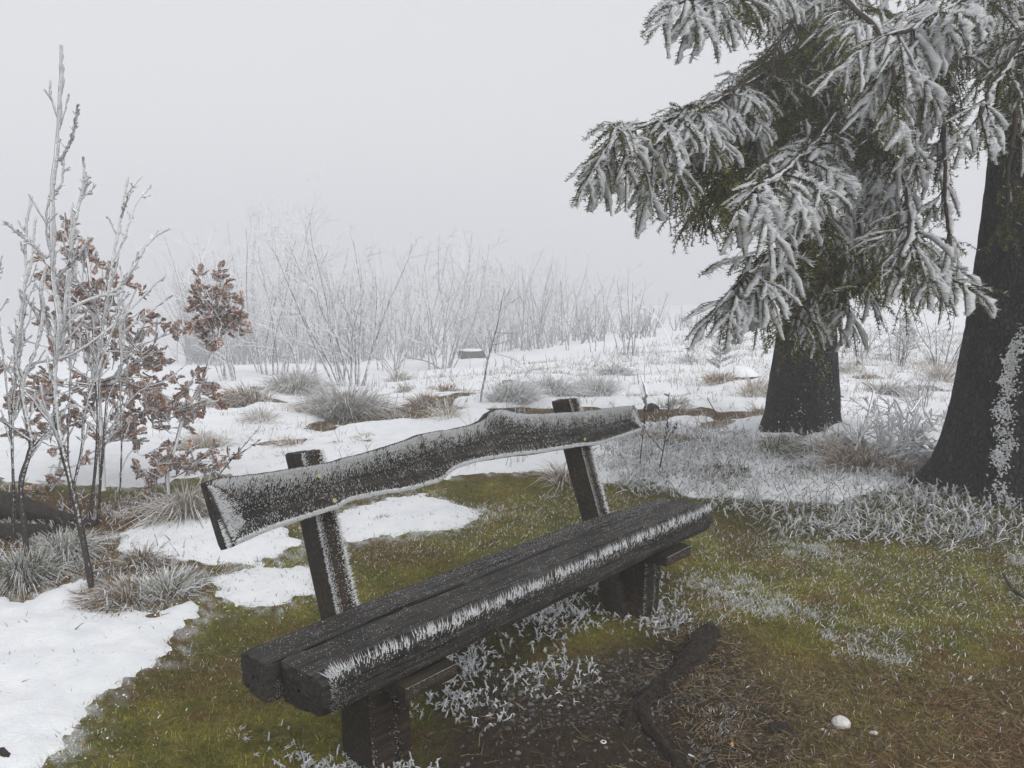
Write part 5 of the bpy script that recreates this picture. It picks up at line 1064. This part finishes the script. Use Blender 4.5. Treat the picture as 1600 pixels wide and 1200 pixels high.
# the exposed root in front of the bench
o = GP(1110, 985); root_t = thing('exposed_root', 'dark gnarled piece of root lying on the worn ground in front of the bench', 'root', tuple(o))
lathe_log('root_head', '', '', [GP(1112, 982, 0.0), GP(1105, 1000, 0.012), GP(1085, 1028, 0.012), GP(1066, 1046, 0.006), GP(1052, 1054, 0.0)], [0.026, 0.044, 0.046, 0.032, 0.020], ROOT, 4, parent=root_t, org=o, rough=0.62, S=30, K=70)
lathe_log('root_stem', '', '', [GP(1064, 1046, 0.004), GP(1040, 1068, 0.004), GP(1015, 1088, 0.002), GP(998, 1112, 0.0), GP(980, 1140, -0.01)], [0.022, 0.030, 0.032, 0.036, 0.022], ROOT, 7, parent=root_t, org=o, rough=0.62, S=30, K=70)
lathe_log('root_stem', '', '', [GP(1000, 1108, 0.006), GP(1012, 1135, 0.008), GP(1030, 1160, 0.006), GP(1050, 1185, 0.004), GP(1075, 1215, -0.005)], [0.028, 0.022, 0.020, 0.018, 0.015], ROOT, 9, parent=root_t, org=o, rough=0.55, S=24, K=60)
lathe_log('root_head', '', '', [GP(1105, 992, 0.03), GP(1092, 1008, 0.05), GP(1076, 1030, 0.046), GP(1062, 1046, 0.02)], [0.012, 0.016, 0.014, 0.01], ROOT, 12, parent=root_t, org=o, rough=0.55, S=24, K=60)
def lump(name, label, cat, px, py, r, sq, mtl, seed, group=None, dz=0.0, rough=0.25, cap=False):
    nz_, na = 22, 30; ph = np.linspace(0, np.pi, nz_)[:, None]; th = (np.arange(na) / na * 2 * np.pi)[None]
    d = np.stack([np.sin(ph) * np.cos(th), np.sin(ph) * np.sin(th), np.cos(ph) * np.ones_like(th)], -1)
    q = 1 + rough * 2 * fbm(d[..., 0] * 1.8 + d[..., 2] + seed, d[..., 1] * 1.8 - d[..., 2] * 1.3, seed, 4) + rough * 0.5 * fbm(d[..., 0] * 6 + d[..., 2] * 5, d[..., 1] * 6, seed + 3, 3)
    p = GP(px, py); V = d * q[..., None] * np.array(sq) * r
    g = Geo(); g.add(V, q=grid_faces(nz_, na, True)); o = obj(name, g, mtl); o.location = (p[0], p[1], float(gz(p[0], p[1])) + dz)
    if cap:
        g = Geo(); m_ = d[..., 2] > 0.35; V2 = V.copy(); V2[..., 2] += 0.05 * r * 4 * sst(0.3, 0.8, d[..., 2]); V2 = V2[:9]; g.add(V2, q=grid_faces(9, na, True)); obj('snow_cap', g, SNOW, o)
    return tag(o, label, cat, group)
lump('stone', 'white fist-sized stone on the brown grass at lower right', 'stone', 1314, 1134, 0.031, (1.05, 0.9, 0.72), WHITE_STONE, 3, dz=0.010, rough=0.16)
lump('stone', 'dark brown pebble half sunk in dirt, left of the white stone', 'stone', 1218, 1140, 0.045, (1.1, 0.8, 0.45), ROOT, 8, dz=-0.002)
lump('stone', 'small pale pebble left below the white stone', 'stone', 1286, 1141, 0.006, (1, 1, 0.7), WHITE_STONE, 5, dz=0.003)
lump('stone', 'small pale scrap right below the white stone', 'stone', 1365, 1147, 0.013, (1.2, 0.8, 0.45), WHITE_STONE, 6, dz=0.004)
lump('rock', 'dark snow-rimmed rock behind the right bench post', 'rock', 1018, 642, 0.085, (1.1, 0.9, 0.8), LOG, 12, dz=0.02)
lump('rock', 'small dark stone in the snow above the backrest hump', 'rock', 798, 650, 0.10, (1.2, 0.9, 0.8), LOG, 14, dz=0.01)
lump('rock', 'dark low hump in the snow below the young spruce', 'rock', 1150, 597, 0.30, (1.4, 0.9, 0.55), LOG, 15, dz=0.0, cap=True)
lump('rock', 'tiny dark stone in the snow right of the backrest end', 'rock', 943, 690, 0.05, (1, 0.9, 0.9), LOG, 16, dz=0.0)
# litter
PAPER, t_, o_ = mat('white_paper'); finish(t_, o_, (0.72, 0.72, 0.70), 0.8); ORANGE, t_, o_ = mat('orange_filter'); finish(t_, o_, (0.62, 0.27, 0.06), 0.8)
def butt(name, label, px, py, rot, mtl, r=0.0042, L=0.017):
    p = GP(px, py); n = 12; a = np.arange(n) / n * 2 * np.pi; g = Geo(); V = []
    for x, q in ((-.5, 0), (-.5, .75), (-.46, 1), (-.1, 0.95), (.1, 1.04), (.46, 1), (.5, .8), (.5, 0)): V.append(np.stack([np.full(n, x * L), r * q * np.cos(a), r * q * np.sin(a) * 0.85], -1))
    g.add(np.array(V), q=grid_faces(8, n, True)); o = obj(name, g, mtl); o.location = (p[0], p[1], p[2] + r); o.rotation_euler = (0, 0.05, rot); tag(o, label, 'litter')
butt('cigarette_filter', 'bright orange cigarette filter on the gravel near the bottom edge', 1143, 1164, 0.9, ORANGE)
butt('paper_scrap', 'rolled white scrap on the gravel right of the root stem', 1080, 1182, -0.7, PAPER, 0.003, 0.02)
p = GP(943, 1160); g = Geo(); n = 18; a = np.arange(n) / n * 2 * np.pi; V = [np.stack([(0.008 + 0.0022 * math.cos(b)) * np.cos(a), (0.008 + 0.0022 * math.cos(b)) * np.sin(a), 0.0022 * math.sin(b) + 0.002 + 0 * a], -1) for b in np.arange(8) / 8 * 2 * np.pi]
V.append(V[0]); g.add(np.array(V), q=grid_faces(9, n, True)); o = obj('plastic_ring', g, PAPER); o.location = tuple(p); tag(o, 'small white ring lying on the gravel left of the root', 'litter')
# stump in the field, fallen log, broken sticks, brush pile, young spruces
p = GP(737, 562); st = thing('tree_stump', 'dark snow-capped tree stump among the midfield shrubs', 'stump', (p[0], p[1], float(gz(p[0], p[1])) - 0.05)); k_ = p[1] / FPX
o = np.array(st.location); lathe_log('wood', '', '', [o + [0, 0, -0.1], o + [0, 0, 6 * k_], o + [0, 0, 15 * k_]], [24 * k_, 21 * k_, 19 * k_], LOG, 31, parent=st, org=o)
g = Geo(); na = 22; a = np.arange(na) / na * 2 * np.pi; V = [np.stack([q_ * k_ * np.cos(a) * (1 + 0.08 * np.sin(3 * a)), q_ * k_ * np.sin(a), np.full(na, zz_ * k_)], -1) for q_, zz_ in ((18.5, 14.7), (18.8, 15.6), (14, 16.8), (8, 17.4), (0.1, 17.7))]; g.add(np.array(V), q=grid_faces(5, na, True)); obj('snow_cap', g, SNOW, st)
lathe_log('fallen_log', 'dark rotten log lying behind the saplings at the left edge', 'log', [GP(-60, 800, 0.06), GP(10, 812, 0.10), GP(60, 815, 0.06), GP(150, 822, 0.0)], [0.10, 0.09, 0.06, 0.03], LOG, 33, rough=0.2)
lathe_log('fallen_log', 'low dark root-like log at the left edge, just below the rotten log', 'log', [GP(-60, 836, 0.02), GP(20, 840, 0.03), GP(80, 832, 0.01), GP(120, 828, -0.01)], [0.06, 0.055, 0.04, 0.02], LOG, 34, rough=0.25)
lathe_log('dark_clod', 'dark lump at the lower left corner of the snow patch', 'clod', [GP(-30, 1192, 0.0), GP(0, 1188, 0.02), GP(22, 1200, 0.0)], [0.012, 0.02, 0.01], LOG, 35, rough=0.3)
def stick(label, pts, r, seed, rimed=False): lathe_log('stick', label, 'stick', pts, [r, r * 0.9, r * 0.55], TWIG if rimed else LOG, seed, S=7, K=14, rough=0.15)
stick('thin dark twig leaning in the snow above the bright tan tussock', [GP(1136, 668, 0.0), GP(1120, 655, 0.05), GP(1104, 645, 0.18)], 0.008, 41)
stick('dark stub slanting out of the snow in front of the young spruce', [GP(1012, 627, -0.03), GP(1008, 615, 0.08), GP(1001, 606, 0.2)], 0.022, 42, True)
stick('frost-tipped broken stick on the turf at the right edge', [GP(1600, 938, 0.01), GP(1580, 922, 0.012), GP(1566, 905, 0.03)], 0.007, 43)
stick('long dark twig lying among the shrubs left of the arching sapling', [GP(775, 556, 0.1), GP(800, 566, 0.12), GP(822, 575, 0.0)], 0.014, 44, True)
stick('dark bent branch lying under the wide dark-stemmed shrub', [GP(640, 568, 0.25), GP(668, 572, 0.15), GP(700, 585, 0.02)], 0.03, 45, True)
def brush():
    rg = np.random.default_rng(77); c = GP(1395, 712); root = thing('brush_pile', 'heap of cut frosted branches lying between the two spruce trunks', 'brush pile', tuple(c))
    L = [([(1322, 712, 0.05), (1345, 675, 0.28), (1362, 640, 0.55)], 0.016), ([(1325, 712, 0.04), (1390, 680, 0.26), (1436, 635, 0.52)], 0.012), ([(1340, 700, 0.10), (1400, 690, 0.22), (1470, 680, 0.18)], 0.016), ([(1350, 720, 0.05), (1420, 700, 0.22), (1490, 690, 0.15)], 0.013), ([(1365, 725, 0.02), (1400, 690, 0.25), (1450, 660, 0.30)], 0.012),
         ([(1330, 690, 0.08), (1380, 695, 0.20), (1430, 725, 0.02)], 0.012), ([(1380, 730, 0.0), (1430, 690, 0.26), (1480, 650, 0.25)], 0.012), ([(1400, 735, 0.0), (1440, 710, 0.15), (1500, 700, 0.1)], 0.012)]
    g = Geo(); g2 = Geo()
    for k, (pts, r) in enumerate(L):
        ax = resample(np.array([GP(x, min(y + 35 + rg.uniform(-12, 12), 735), dz * 0.65) for x, y, dz in pts]), 14); lathe_log('branch', '', '', ax[[0, 4, 9, 13]], [r, r * .8, r * .5], TWIG, 80 + k, S=7, K=14, parent=root, org=c)
        S1, r1, L1 = side_shoots(ax[None], np.full((1, 14), r), 22, 0.2, 0.98, (20, 50), (0.10, 0.28), 6, -0.25, 0.12, rg, np.array([np.linalg.norm(np.diff(ax, axis=0), axis=1).sum()])); tubes(g, S1, np.maximum(r1 * .4, 0.003), 4)
        S2, r2, _ = side_shoots(S1, r1 * .5, 4, 0.15, 0.95, (25, 60), (0.25, 0.6), 4, -0.1, 0.1, rg, L1); tubes(g, S2, np.maximum(r2 * .4, 0.0025), 3)
        for q in range(5): plates(g2, S1[:, q], (S1[:, q] + S1[:, q + 1]) / 2, S1[:, q + 1], WIND + [0, 0, .3], rg.uniform(0.006, 0.02, len(S1)), rg, n=5, th=0.2, taper=0.2)
        plates(g2, S2[:, 0], S2[:, 1], S2[:, 3], WIND + [0, 0, .3], rg.uniform(0.006, 0.018, len(S2)), rg, n=5, th=0.2, taper=0.3)
    obj('twigs', g, TWIG, root, org=c, kind='stuff'); obj('rime', g2, RIME, root, org=c, kind='stuff')
brush()
def young_spruce(label, px, py, top, seed, cols=(GREYG * 0.9, FROST)):
    rg = np.random.default_rng(seed); p = GP(px, py); H = at(px, top, p[1])[2] - p[2]; root = thing('young_spruce', label, 'spruce', tuple(p)); g = Geo()
    tubes(g, np.array([[0, 0, -0.05], [0.01, 0, H * .5], [0, 0, H]])[None], np.array([[0.03, 0.02, 0.006]]) * H, 6); obj('trunk', g, TWIG, root); g = Geo()
    n = 90; t = rg.uniform(0.12, 0.98, n); a = rg.uniform(0, 6.28, n); Lb = H * 0.42 * (1.05 - t); S = grow(np.stack([0 * t, 0 * t, t * H], -1), np.stack([np.cos(a), np.sin(a), np.full(n, 0.35)], -1), Lb, 5, 0.1, 0.06, rg); tubes(g, S, np.full((n, 5), 0.006 * H), 3, c=GREYG * .4)
    for k in range(5):
        m = n * 7; i = rg.integers(0, n, m); f = rg.uniform(0.1, 1, m) * 4; j = np.minimum(f.astype(int), 3); q = (f - j)[:, None]; B = S[i, j] * (1 - q) + S[i, j + 1] * q
        d = nrm(nrm(S[i, 4] - S[i, 0]) + rg.normal(0, 0.6, (m, 3))); col = np.where(rg.uniform(0, 1, (m, 1)) < 0.55, cols[1] * np.ones(3), cols[0] * np.ones(3)); blades(g, B, d, rg.uniform(0.04, 0.09, m) * H, np.full(m, 0.010 * H), np.zeros((m, 3)), col, rg, simple=True)
    obj('crown', g, BLADE, root, smooth=False, kind='stuff')
young_spruce('small frosted young spruce alone in the snow left of the further trunk', 1125, 585, 518, 5)
young_spruce('pale young spruce half hidden by shrubs between the two trunks', 1412, 560, 490, 6)
